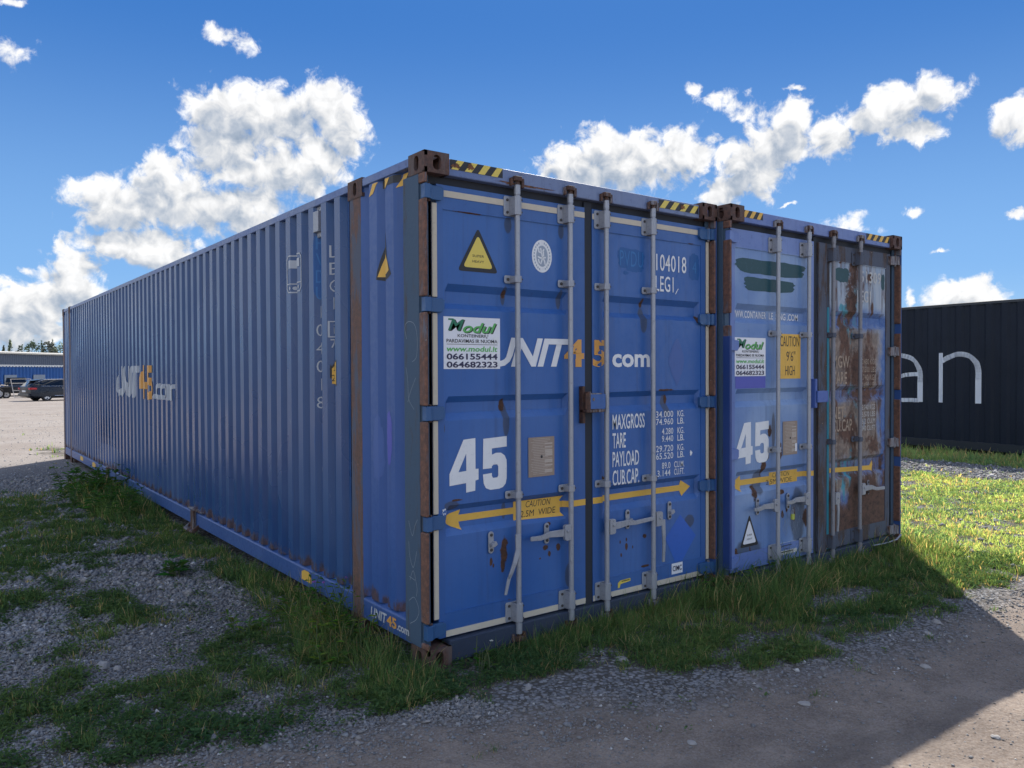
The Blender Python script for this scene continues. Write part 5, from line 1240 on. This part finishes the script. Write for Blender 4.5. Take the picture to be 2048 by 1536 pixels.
for a, b_, n_ in ((0.165, 0.430, 3), (1.93, 2.325, 4)):
    mb = MB(); hazard(mb, a, b_, 2.822, 2.877, n_); decal(mb, 'hazard_stripe', [M_black, M_yel], c2, 'front', lambda x, z: 0.030)
# buckled strip at the foot of the rusty door, lying against the sill
mb = MB(); pts = [(2.0, -0.005, 0.11), (2.2, -0.015, 0.105), (2.38, -0.02, 0.115), (2.46, -0.02, 0.15)]
mb.tube(pts, 0.010, 6, flat_=0.5); mb.build('bent_strip', M_steel, c2)

# padlock hangs on the second catch of container 2
pl = empty('padlock', (DX+0.815, DY+0.022, 0.520), label='small yellow-green padlock hanging from the second handle catch of the pale blue door', cat='padlock')
mb = MB(); mb.box(-0.016, 0.016, -0.010, 0.010, -0.045, 0.0); mb.build('body', flat('yellow_green_plastic', (0.45, 0.50, 0.08), 0.4, 0.15), pl, bevel=0.004, segs=2)
mb = MB(); mb.tube([(-0.010, 0, 0.0), (-0.010, 0, 0.024), (-0.005, 0, 0.034), (0.005, 0, 0.034), (0.010, 0, 0.024), (0.010, 0, 0.0)], 0.0035, 8); mb.build('shackle', M_steel, pl, smooth=True)
#__PART3__
# ================================================================== BLACK CONTAINER on the right
M_bk = paint('black_container_paint', (0.0035, 0.0085, 0.019), (0.006, 0.012, 0.025), rust=0.0, rough=0.55, dirt=0.25, streak=0.2)
M_bk.node_tree.nodes['Principled BSDF'].inputs['Specular IOR Level'].default_value = 0.28
M_bkr = paint('black_rail_paint', (0.012, 0.018, 0.028), (0.020, 0.024, 0.03), rust=0.1, dirt=0.5)
b3 = empty('shipping_container', (14.222, 7.39, 0.128), rz=math.atan2(-.094, .9956), label='black container with huge thin white letters, at the right behind the rusty container', cat='shipping container')
BL3, BH3 = 12.192, 2.82
def bprof(y):
    u = ((y/0.278)+0.5) % 1.0-0.5; u = abs(u)*0.278
    return 0.006+0.030*min(1, max(0, (u-0.045)/0.05))
bbr = sorted([c*0.278+d_ for c in range(-45, 2) for d_ in (-.095, -.045, .045, .095) if -BL3+0.16 < c*0.278+d_ < -0.16])
corrugated(b3, M_bk, -BL3+0.15, -0.15, 0.15, BH3-0.06, 'side_wall', bbr, bprof, dents=False)
mb = MB()
for y in (-0.15, -BL3): mb.box(0.0, 0.15, y, y+0.15, 0.0, BH3)
for k, y in enumerate((-0.15, -BL3)):
    m2 = MB(); m2.box(0.0, 0.15, y, y+0.15, 0.12, BH3-0.12); m2.build('corner_post', M_bkr, b3, bevel=0.006)
    for z in (0, BH3-0.118):
        casting(b3, 0.0, y-(0.014 if k == 0 else 0.014), z, -1, 1 if k == 0 else -1, z > 0, mat=M_bkr)
mb = MB(); mb.box(0.004, 0.06, -BL3+0.17, -0.17, 0.0, 0.15); mb.build('bottom_rail', M_bkr, b3, bevel=0.004)
mb = MB(); mb.box(0.002, 0.06, -BL3+0.17, -0.17, BH3-0.062, BH3-0.008); mb.build('top_rail', M_bkr, b3, bevel=0.004)
mb = MB(); mb.box(0.03, 2.40, -BL3+0.03, -0.03, 0.05, 0.13); mb.box(0.03, 2.40, -BL3+0.03, -0.03, BH3-0.05, BH3-0.02); mb.box(2.40, 2.43, -BL3+0.02, -0.02, 0.02, BH3); mb.box(0.16, 2.3, -0.06, -0.03, 0.1, BH3-0.1); mb.box(0.16, 2.3, -BL3+0.03, -BL3+0.06, 0.1, BH3-0.1); mb.build('roof_and_walls', M_bk, b3)
def BD(mb, name): return decal(mb, name, M_lw, b3, 'left', bprof, (), [-q for q in bbr])
M_lw = flat('white_logo_print', (0.62, 0.66, 0.72), 0.5, 0.06)
Z0 = -0.128
mb = MB(); put_rect(mb, 3.767, 3.862, 1.012+Z0, 1.988+Z0, 0.0040)
put_stroke(mb, spline([(3.86, 1.835+Z0), (3.98, 1.905+Z0), (4.12, 1.952+Z0), (4.26, 1.950+Z0), (4.40, 1.895+Z0), (4.495, 1.79+Z0), (4.536, 1.64+Z0), (4.537, 1.45+Z0)], 6), 0.092, 0.0044); put_rect(mb, 4.489, 4.585, 1.015+Z0, 1.50+Z0, 0.0040); BD(mb, 'lettering')
mb = MB(); put_stroke(mb, spline([(2.72, 1.82+Z0), (2.80, 1.91+Z0), (2.95, 1.952+Z0), (3.12, 1.925+Z0), (3.27, 1.84+Z0), (3.36, 1.71+Z0), (3.392, 1.56+Z0), (3.392, 1.40+Z0)], 6), 0.090, 0.0044)
put_rect(mb, 3.345, 3.440, 1.010+Z0, 1.44+Z0, 0.0040)
put_stroke(mb, spline([(3.36, 1.570+Z0), (3.15, 1.562+Z0), (2.98, 1.525+Z0), (2.78, 1.46+Z0), (2.69, 1.34+Z0), (2.70, 1.17+Z0), (2.80, 1.07+Z0), (2.98, 1.040+Z0), (3.20, 1.042+Z0), (3.37, 1.042+Z0)], 6), 0.080, 0.0048); BD(mb, 'lettering')
M_slp = flat('sleeper_wood', (0.045, 0.035, 0.03), 0.9, 0.5)
for k, yy in enumerate((-0.6, -4.2, -8.0, -11.6)):
    o = empty('timber_sleeper', (0, 0, 0), label=['dark timber sleeper under the far end of the black container', 'dark timber sleeper under the black container, below its white letters', 'dark timber sleeper under the middle of the black container', 'dark timber sleeper under the near end of the black container'][k], cat='sleeper')
    o.matrix_world = Matrix.Translation((14.222, 7.39, 0))@Matrix.Rotation(math.atan2(-.094, .9956), 4, 'Z')@Matrix.Translation((0, yy, 0))
    mb = MB(); mb.box(0.04, 2.35, -0.12, 0.12, -0.03, 0.126); mb.build('beam', M_slp, o, bevel=0.01)

# ================================================================== far left: workshop hall, vehicles, scrap
WA = Vector((4.3, 91.4, 0)); WD = Vector((6.55, 7.6, 0)).normalized()
hall = empty('warehouse', (WA.x, WA.y, -0.3), rz=math.atan2(WD.y, WD.x), label='long low hall with blue corrugated wall and grey upper band beyond the yard', cat='warehouse')
M_hb = flat('hall_blue', (0.012, 0.10, 0.34), 0.5, 0.15); M_hg = flat('hall_grey', (0.10, 0.125, 0.17), 0.6, 0.2); M_hw = flat('hall_trim', (0.72, 0.72, 0.68), 0.5, 0.1); M_hp = flat('hall_patch', (0.16, 0.21, 0.28), 0.6, 0.3)
def wallstrip(x0, x1, z0, z1, pitch, depth, y=0.0):
    mb = MB(); n = int((x1-x0)/pitch)
    for k in range(n):
        a = x0+k*pitch; p_ = [(a, y), (a+pitch*.35, y), (a+pitch*.5, y+depth), (a+pitch*.85, y+depth), (a+pitch, y)]
        for q, r_ in zip(p_[:-1], p_[1:]): mb.quad((q[0], q[1], z0), (r_[0], r_[1], z0), (r_[0], r_[1], z1), (q[0], q[1], z1))
    return mb
wallstrip(-14, 34, 0.0, 2.68, 0.55, 0.12).build('wall', M_hb, hall)
wallstrip(-14, 34, 2.80, 3.95, 0.33, 0.05, -0.06).build('upper_wall', M_hg, hall)
mb = MB(); mb.box(-14, 34, -0.12, 0.1, 2.66, 2.80); mb.build('trim', M_hw, hall)
mb = MB()
for k in range(100): mb.box(-14+k*.48, -14+k*.48+.30, -0.125, -0.118, 2.58, 2.67)
mb.build('trim_teeth', M_hw, hall)['kind'] = 'stuff'
mb = MB(); mb.quad((-14, -0.3, 3.92), (34, -0.3, 3.92), (34, 6, 4.25), (-14, 6, 4.25)); mb.quad((-14, -0.3, 3.92), (34, -0.3, 3.92), (34, -0.3, 4.06), (-14, -0.3, 4.06)); mb.quad((-14, -0.3, 4.06), (34, -0.3, 4.06), (34, 6, 4.40), (-14, 6, 4.40)); mb.build('roof', flat('roof_sheet', (0.50, 0.48, 0.42), 0.5, 0.2), hall)
for x0, x1 in ((0.6, 2.4), (5.0, 6.9)):
    mb = MB(); mb.box(x0, x1, -0.07, -0.02, 0.7, 1.75); mb.build('wall_panel', M_hp, hall)
mb = MB(); mb.box(-14, -13.9, 0, 12, 0, 4); mb.box(-14, 34, 11.9, 12, 0, 4.6); mb.build('back_wall', M_hg, hall)

# car
M_car = flat('dark_car_paint', (0.004, 0.008, 0.018), 0.25, 0.05); M_glass = flat('car_glass', (0.008, 0.010, 0.014), 0.05, 0.0); M_tyre = flat('tyre', (0.012, 0.012, 0.013), 0.8, 0.2); M_rim = flat('alloy_rim', (0.55, 0.57, 0.60), 0.3, 0.1, 0.6)
M_chrome = flat('chrome_trim', (0.65, 0.66, 0.68), 0.2, 0.0, 0.9); M_tail = flat('red_tail_light', (0.42, 0.01, 0.02), 0.2, 0.0); M_plate = flat('number_plate', (0.65, 0.66, 0.68), 0.4, 0.1)
def wheel(parent, x, y, r=0.33, wd=0.22, side=-1, spokes=5):
    mb = MB(); n = 24; prof = [(0.62, .5), (0.95, .5), (1, .35), (1, -.35), (0.95, -.5), (0.62, -.5)]
    for k in range(n):
        a, b_ = 2*math.pi*k/n, 2*math.pi*(k+1)/n
        for (q, w0), (s, w1) in zip(prof[:-1], prof[1:]):
            mb.quad((x+r*q*math.cos(a), y+w0*wd, r+r*q*math.sin(a)), (x+r*q*math.cos(b_), y+w0*wd, r+r*q*math.sin(b_)), (x+r*s*math.cos(b_), y+w1*wd, r+r*s*math.sin(b_)), (x+r*s*math.cos(a), y+w1*wd, r+r*s*math.sin(a)))
    w_ = mb.build('wheel', M_tyre, parent)
    mb = MB(); yf = y+side*wd*.46
    for k in range(n):
        a, b_ = 2*math.pi*k/n, 2*math.pi*(k+1)/n
        mb.quad((x+r*.66*math.cos(a), yf, r+r*.66*math.sin(a)), (x+r*.66*math.cos(b_), yf, r+r*.66*math.sin(b_)), (x+r*.56*math.cos(b_), yf-side*.01, r+r*.56*math.sin(b_)), (x+r*.56*math.cos(a), yf-side*.01, r+r*.56*math.sin(a)))
    for k in range(spokes):
        a = 2*math.pi*k/spokes+0.3
        c, s = math.cos(a), math.sin(a); t_ = Vector((-s, 0, c))*0.05; o_ = Vector((x, yf, r)); d_ = Vector((c, 0, s))
        mb.poly([o_+d_*.03-t_*.8, o_+d_*r*.62-t_*1.3, o_+d_*r*.62+t_*1.3, o_+d_*.03+t_*.8])
    mb.build('rim', M_rim, w_)
    mb = MB(); mb.poly([(x+r*.6*math.cos(2*math.pi*k/16), yf-side*.05, r+r*.6*math.sin(2*math.pi*k/16)) for k in range(16)]); mb.build('wheel_disc', M_tyre, w_)
def loft(parent, name, mat, secs, smooth=True):
    """secs: list of (x, [(y,z)...]) half profiles from the bottom centre upwards; mirrored"""
    mb = MB(); n = len(secs[0][1]); vs = []
    for x, pr in secs: vs += [(x, -y, z) for y, z in pr]+[(x, y, z) for y, z in pr[::-1]]
    m_ = 2*n; fs = [(i*m_+k, i*m_+(k+1) % m_, (i+1)*m_+(k+1) % m_, (i+1)*m_+k) for i in range(len(secs)-1) for k in range(m_)]
    fs += [tuple(range(m_-1, -1, -1)), tuple((len(secs)-1)*m_+k for k in range(m_))]
    mb.raw(vs, fs); return mb.build(name, mat, parent, smooth=smooth)
def sec(w_, z0, zb, inset=0.06):
    return [(w_*.85, z0), (w_, z0+.12), (w_*1.0, z0+.35), (w_*.985, zb-.08), (w_*.95, zb)]
car = empty('parked_car', (4.5, 56.2, -0.215), rz=R(90-73), label='dark estate car with silver rims and red tail lamps parked far left', cat='car')
SX = [(-1.03, .60, .42, .95), (-0.98, .86, .30, .98), (-0.75, .90, .22, 1.0), (-0.4, .92, .20, 1.0), (0.6, .925, .20, .98), (1.8, .925, .20, .96), (2.9, .92, .20, .93), (3.4, .90, .22, .86), (3.8, .82, .28, .74), (3.9, .6, .36, .62)]
loft(car, 'body', M_car, [(x, sec(w_, z0, zb)) for x, w_, z0, zb in SX]).location = (0, .92, 0)
loft(car, 'cabin', M_glass, [(-0.93, [(.80, .93), (.78, .96), (.76, .98)]), (-0.55, [(.83, .95), (.74, 1.25), (.62, 1.36)]), (-0.2, [(.85, .95), (.71, 1.36), (.56, 1.43)]), (1.0, [(.86, .95), (.70, 1.40), (.55, 1.46)]), (1.9, [(.86, .94), (.68, 1.36), (.52, 1.42)]), (2.75, [(.84, .91), (.80, .94), (.76, .96)])]).location = (0, .92, 0)
mb = MB(); mb.raw([(-0.75, .30, 1.37), (-0.15, .36, 1.445), (1.0, .36, 1.475), (1.9, .38, 1.44), (1.9, 1.46, 1.44), (1.0, 1.48, 1.475), (-0.15, 1.48, 1.445), (-0.75, 1.54, 1.37)], [(0, 1, 6, 7), (1, 2, 5, 6), (2, 3, 4, 5)]); mb.build('roof_panel', M_car, car)
mb = MB()
mb.tube([(-0.45, .225, 1.30), (-0.1, .21, 1.42), (1.0, .215, 1.45), (1.9, .235, 1.40)], 0.018, 6); mb.tube([(-0.35, .075, 1.0), (1.0, .06, 0.985), (2.6, .07, .95)], 0.014, 5); mb.build('window_trim', M_chrome, car)
mb = MB(); mb.tube([(0.45, -0.012, .36), (2.4, -0.012, .36)], 0.02, 5); mb.build('sill_trim', M_chrome, car)
for x in (0.75, 1.75):
    mb = MB(); mb.quad((x, .11, .98), (x+.07, .11, .98), (x+.05, .21, 1.40), (x-.02, .21, 1.40)); mb.build('pillar', M_car, car)
for y0, y1, xs_ in ((-0.008, 0.35, 0), (1.49, 1.85, 0)):
    mb = MB(); mb.box(-1.0, -0.62, y0 if y0 < 0 else y1-.14, y0+.14 if y0 < 0 else y1, .78, .90); mb.box(-1.045, -0.96, y0+.06, y1-.06, .78, .90); mb.build('tail_light', M_tail, car, bevel=0.01)
mb = MB(); mb.box(-1.05, -1.0, .68, 1.18, .62, .73); mb.build('number_plate', M_plate, car)
mb = MB(); mb.box(-1.10, -0.9, .12, 1.72, .32, .52); mb.build('rear_bumper', M_car, car, bevel=0.04, segs=2)
for x in (0.0, 2.85):
    for y, sd in ((.11, -1), (1.73, 1)): wheel(car, x, y, .335, .22, sd)
mb = MB(); mb.box(0.95, 1.12, -0.012, 0.01, .84, .865); mb.build('door_handle', M_chrome, car)

# dark pickup behind it
van = empty('parked_car', (4.70, 69.5, -0.24), rz=R(84), label='black boxy off-roader partly hidden behind the dark estate car', cat='car')
van.scale = (.84, .9, .84)
loft(van, 'body', M_car, [(-.1, sec(.85, .45, 1.0)), (.1, sec(.92, .35, 1.08)), (1.5, sec(.93, .35, 1.1)), (3.2, sec(.93, .35, 1.1)), (4.2, sec(.88, .38, 1.0))]).location = (0, .95, 0)
loft(van, 'cabin', M_glass, [(0.95, [(.86, 1.08), (.84, 1.1), (.8, 1.12)]), (1.3, [(.88, 1.08), (.80, 1.6), (.72, 1.76)]), (3.3, [(.88, 1.08), (.80, 1.6), (.72, 1.78)]), (3.6, [(.87, 1.08), (.84, 1.1), (.8, 1.12)])]).location = (0, .95, 0)
mb = MB(); mb.box(1.25, 3.35, .2, 1.7, 1.76, 1.81); mb.build('roof_panel', M_car, van, bevel=.02)
for x in (.85, 3.3):
    for y, sd in ((.11, -1), (1.79, 1)): wheel(van, x, y, .37, .24, sd)

# metal frame leaning on scrap machinery at the left edge
rack = empty('metal_frame', (2.95, 64.0, -0.22), rz=R(-8), label='pale tubular steel frame with cross bars standing tilted at the far left', cat='metal frame')
M_tube = flat('pale_tube', (0.55, 0.50, 0.44), 0.5, 0.3)
W_, H_ = 1.25, 1.35; sl = -0.45
def RP(a, b_): return (a*W_+sl*(b_)*0.55-0.0+0.35, 0.35*b_, 0.08+b_*H_)
for (a, b_) in (((0, 0), (0, 1)), ((1, 0), (1, 1))):
    mb = MB(); mb.tube([RP(*a), RP(*b_)], 0.028, 6); mb.build('upright', M_tube, rack)
for b_ in (0, 0.38, 0.76, 1):
    mb = MB(); mb.tube([RP(0, b_), RP(1, b_)], 0.026, 6); mb.build('cross_bar', M_tube, rack)
mb = MB(); mb.tube([RP(.5, 0), RP(.38, .38), RP(.62, .76)], 0.022, 6); mb.build('brace', M_tube, rack)
scrap = empty('scrap_machine', (2.15, 64.3, -0.22), rz=R(10), label='dark wheeled scrap machinery beside the tilted steel frame', cat='machine')
for k, (x, y, r_) in enumerate(((0.2, 0, .38), (0.75, 0.3, .30))):
    wheel(scrap, x, y, r_, .2, -1, 7)
mb = MB(); mb.box(-.3, 1.0, .05, .9, .45, .85); mb.tube([(-.2, .1, .8), (.3, .1, 1.25), (.5, .2, .9)], .04, 6); mb.tube([(.6, -.05, .9), (.9, .0, 1.2)], .03, 6); mb.build('chassis', M_tyre, scrap, bevel=.02)
mb = MB(); mb.tube([(.1, -.05, .75), (.35, -.1, 1.0), (.8, .0, .95)], .045, 6); mb.build('bent_pipe', M_tube, scrap)
pole = empty('pale_panel', (2.42, 66.0, -0.24), label='narrow pale blue upright post cut by the left edge of the picture', cat='post')
mb = MB(); mb.prism([(-.20, 0), (.02, 0), (-.02, 2.35), (-.16, 2.35)], 1, 0, .12); mb.build('post', flat('pale_blue', (0.35, 0.52, 0.62), .5, .1), pole)

# trees beyond the hall
M_bark = flat('bark', (0.06, 0.05, 0.04), 0.9, 0.4)
M_leafs = []
for k, c in enumerate(((0.17, 0.22, 0.13), (0.20, 0.24, 0.14), (0.19, 0.20, 0.15))):  # leaf tones lightened: distance haze is put into the colour
    mt, t, b = new_mat('hazed_foliage'); v = coords(t); n = t.noise(v, 1.2, 3)
    t.link(t.mix(t.ramp(n, .35, .65), tuple(q*.6 for q in c), tuple(q*1.5 for q in c)), b.inputs['Base Color']); b.inputs['Roughness'].default_value = .7; M_leafs.append(mt)
def tree(x, y, z, H, Rr, kind, label):
    r = empty('tree', (x, y, z), rz=random.uniform(0, 6), label=label, cat='tree', group='trees beyond the hall')
    mb = MB(); lean = random.uniform(-.3, .3)
    mb.tube([(0, 0, -.2), (lean*.3, 0, H*.35), (lean, 0, H*.72), (lean*1.1, 0, H*.95)], [.16, .12, .07, .02], 6)
    for k in range(9):
        zz = H*(.3+.065*k); a = random.uniform(0, 6.28); L_ = Rr*(1.05-.08*k); mb.tube([(lean*.5, 0, zz), (lean*.5+L_*.6*math.cos(a), L_*.6*math.sin(a), zz+L_*.35), (lean*.5+L_*math.cos(a), L_*math.sin(a), zz+L_*.5)], [.05, .035, .012], 4)
    mb.build('trunk', M_bark, r)
    mb = MB(); n = 750; cl = [(random.uniform(0, 6.28), random.uniform(.25, 1.0)) for _ in range(26)]
    for k in range(n):
        a, hh = random.choice(cl); a += random.gauss(0, .3); hh = min(1.03, max(.15, hh+random.gauss(0, .05)))
        env = Rr*((1.06-hh)**.7 if kind == 0 else math.sin(min(3.14, hh*2.9))**.8*1.0); rr_ = env*random.uniform(.35, 1.0)
        c = Vector((lean*hh+rr_*math.cos(a), rr_*math.sin(a), H*hh+random.gauss(0, .12))); s_ = random.uniform(.08, .20)
        e1 = Vector((random.gauss(0, 1), random.gauss(0, 1), random.gauss(0, 1))).normalized(); e2 = e1.orthogonal().normalized()
        mb.poly([c-e1*s_, c+e2*s_*.7, c+e1*s_, c-e2*s_*.7])
    mb.build('crown', M_leafs[random.randrange(3)], r)
tl = ['thin spiky tree, leftmost above the grey hall roof', 'small reddish bare-topped tree near the left edge above the hall', 'tall thin tree with upright twigs above the hall', 'low tree between the thin ones above the hall roof', 'bushy tree above the middle of the hall roof', 'tall bushy tree with two pointed tops above the hall', 'dense green tree right of the two-topped one', 'narrow tree above the right part of the hall roof', 'wide green tree beside the far edge of the blue container', 'last green tree touching the blue container edge']
for k, (px_, hh, rr_, kd) in enumerate([(.10, 8.6, .8, 0), (.22, 8.2, .8, 0), (.30, 9.3, .9, 0), (.42, 8.2, 1.6, 1), (.54, 9.0, 1.7, 1), (.66, 9.5, 1.9, 0), (.74, 9.0, 1.7, 1), (.83, 9.4, 1.6, 0), (.92, 9.0, 2.0, 1), (1.02, 9.3, 1.9, 0)]):
    q = Vector((6.35, 146, 0)).lerp(Vector((17.0, 142, 0)), px_); tree(q.x, q.y, -.3, hh*.73, rr_, kd, tl[k])
# ================================================================== stones and weeds one can point at
M_rock, t, b = new_mat('pale_rock'); v = coords(t); n = t.noise(v, 30, 5, .65); t.link(t.mix(n, (0.17, 0.165, 0.16), (0.38, 0.37, 0.36)), b.inputs['Base Color']); b.inputs['Roughness'].default_value = .9; bump(t, b, n, .5, .006)
def rock(x, y, s, flatn, label):
    bm = bmesh.new(); bmesh.ops.create_icosphere(bm, subdivisions=2, radius=1)
    rr = random.Random(int(x*100)+int(y*77)); s *= .78; sx_, sy_ = s, s*rr.uniform(.6, .85); flatn = max(flatn, .5)
    ph = [rr.uniform(0, 6) for _ in range(4)]
    for v_ in bm.verts:
        k = 1+.18*math.sin(3*v_.co.x+ph[0])+.15*math.sin(4*v_.co.y+ph[1])+.12*math.sin(5*v_.co.z+ph[2])
        v_.co = Vector((v_.co.x*sx_*k, v_.co.y*sy_*k, max(-.4, min(.75, v_.co.z))*s*flatn*k))
    me = bpy.data.meshes.new('stone'); bm.to_mesh(me); bm.free(); me.materials.append(M_rock)
    o = bpy.data.objects.new('stone', me); COL.objects.link(o); o.location = (x, y, float(gz(x, y))+s*flatn*.25); o.rotation_euler = (rr.uniform(-.15, .15), rr.uniform(-.15, .15), rr.uniform(0, 3))
    tag(o, label, 'stone', 'larger loose stones'); return o
for q in [(1.28, -1.51, .035, .4, 'pale flat stone lying on the dirt track below the doors'), (2.70, -.42, .030, .5, 'small pale stone half in the grass in front of the pale blue door'),
          (3.13, -1.30, .045, .4, 'pale flat stone at the grass edge near the shadow corner'), (2.85, -1.38, .040, .45, 'greenish-white stone on the track just left of the flat edge stone'),
          (2.26, -1.64, .040, .3, 'thin pale pair-like stone on the middle of the shaded track'), (3.50, -.87, .032, .5, 'rounded stone in the grass near the shadow edge'),
          (1.78, -.97, .035, .35, 'flat pale stone at the grass tip beside the track'), (1.00, -.51, .050, .35, 'broad flat stone on bare soil in front of the centre of the near doors'),
          (.98, -.36, .035, .4, 'smaller flat stone just behind the broad one on the bare soil'), (-.34, -.19, .035, .4, 'flat stone at the grass edge left of the near corner'),
          (.31, -.51, .035, .7, 'rounded grey stone right of the near corner'), (-1.42, 1.20, .050, .8, 'round pale stone among the left grass patches'), (-1.36, 1.12, .030, .8, 'small round stone touching the round pale one'),
          (-1.44, .82, .045, .5, 'angular pale stone in front of the round pair at left'), (-1.31, .10, .038, .6, 'rounded stone at the bottom left of the track edge'), (-1.20, 0.0, .030, .6, 'small white stone right of the bottom left rounded one'),
          (1.63, -2.25, .030, .5, 'dark-sided stone on the sunlit corner of the track'), (.50, -1.45, .030, .4, 'flat stone on the shaded track near the bottom centre')]: rock(*q)

M_weed = M_grass
def leafy(name, x, y, H, nst, nlf, ls, label, cat, spread=.25, flower=None, colr=(.04, .085, .02), lean=.35):
    r = empty(name, (x, y, float(gz(x, y))), label=label, cat=cat); rr = random.Random(int(x*99+y*7))
    V, F, Cc = [], [], []; st = MB(); tips = []
    for k in range(nst):
        a = rr.uniform(0, 6.28); h_ = H*rr.uniform(.6, 1.05); ln = lean*rr.uniform(.2, 1)*h_; bx, by = rr.gauss(0, spread*.5), rr.gauss(0, spread*.5)
        P = [Vector((bx, by, -.01)), Vector((bx+ln*.3*math.cos(a), by+ln*.3*math.sin(a), h_*.5)), Vector((bx+ln*math.cos(a), by+ln*math.sin(a), h_))]
        st.tube(P, [.0035, .0028, .0015], 5); tips.append(P[2])
        for j in range(nlf):
            s = rr.uniform(.08, 1); p_ = P[0].lerp(P[1], s*2) if s < .5 else P[1].lerp(P[2], s*2-1)
            b_ = rr.uniform(0, 6.28); L_ = ls*rr.uniform(.5, 1.2)*(1.25-.6*s); d_ = Vector((math.cos(b_), math.sin(b_), rr.uniform(.0, .8))).normalized(); w_ = d_.cross(Vector((0, 0, 1))).normalized()*L_*.16
            n0 = len(V); V += [p_, p_+d_*L_*.5+w_, p_+d_*L_-Vector((0, 0, L_*.25)), p_+d_*L_*.5-w_]; F += [(n0, n0+1, n0+2), (n0, n0+2, n0+3)]
            c = [q*rr.uniform(.7, 1.4) for q in colr]; Cc += [(*c, 1)]*4
    so_ = st.build('stems', flat('weed_stem', (.07, .10, .035), .7, .2), r); so_['kind'] = 'stuff'
    o = np_mesh('leaves', np.array([tuple(q) for q in V]), np.array(F), 3, M_weed, cols=np.array(Cc)); o.parent = r; o['kind'] = 'stuff'
    if flower:
        for tp in tips[:flower[0]]:
            mb = MB()
            for k in range(14):
                a = rr.uniform(0, 6.28); e = rr.uniform(0, 1.4); d_ = Vector((math.cos(a)*math.cos(e), math.sin(a)*math.cos(e), math.sin(e)))*flower[2]; sd = d_.orthogonal().normalized()*flower[2]*.22
                mb.poly([tp, tp+d_*.6+sd, tp+d_, tp+d_*.6-sd])
            mb.build('flower', flower[1], r)
    return r
M_purple = flat('purple_petals', (.30, .12, .42), .6, .0); M_wht = flat('white_petals', (.6, .6, .55), .6, 0)
leafy('flowering_weed', -.07, 0.86, .36, 7, 12, .075, 'weed with small purple flowers in front of the rusty intermediate post', 'weed', .22, (3, M_purple, .014))
leafy('flowering_weed', -.10, 1.25, .27, 8, 14, .09, 'bushy leafy weed by the rail left of the purple flowers', 'weed', .3)
leafy('leafy_weed', -.30, .62, .20, 9, 14, .085, 'light green leafy weed in the tall grass left of the near corner', 'weed', .35, colr=(.07, .12, .03))
leafy('leafy_weed', -.45, 1.15, .17, 8, 12, .08, 'low leafy weed at the outer edge of the tall grass', 'weed', .3, colr=(.055, .10, .03))
leafy('leafy_weed', -.58, 3.02, .15, 14, 3, .16, 'spiky rosette weed alone on the grey gravel', 'weed', .05, colr=(.03, .07, .025), lean=1.2)
leafy('leafy_weed', -.30, 8.2, .42, 26, 26, .13, 'big dark bushy weed clump by the far lifting bracket', 'weed', .55, colr=(.03, .07, .02))
leafy('leafy_weed', -.38, 6.6, .36, 22, 24, .12, 'second dark bushy weed clump nearer along the container rail', 'weed', .5, colr=(.03, .072, .022))
leafy('leafy_weed', .22, -.14, .19, 6, 4, .06, 'thin weed with a white seed head before the near door corner', 'weed', .12, (1, M_wht, .012))
leafy('leafy_weed', 5.65, .55, .20, 3, 8, .07, 'thin upright weed in the sunlit grass right of the rusty container', 'weed', .2, colr=(.05, .09, .02))
leafy('leafy_weed', 8.2, 2.0, .40, 3, 9, .09, 'tall thin weed on the sunlit field before the white letters', 'weed', .2, colr=(.05, .09, .02))
leafy('leafy_weed', 2.6, -.15, .24, 10, 12, .09, 'leafy weed in the tall grass between the two containers', 'weed', .3, colr=(.035, .08, .025))
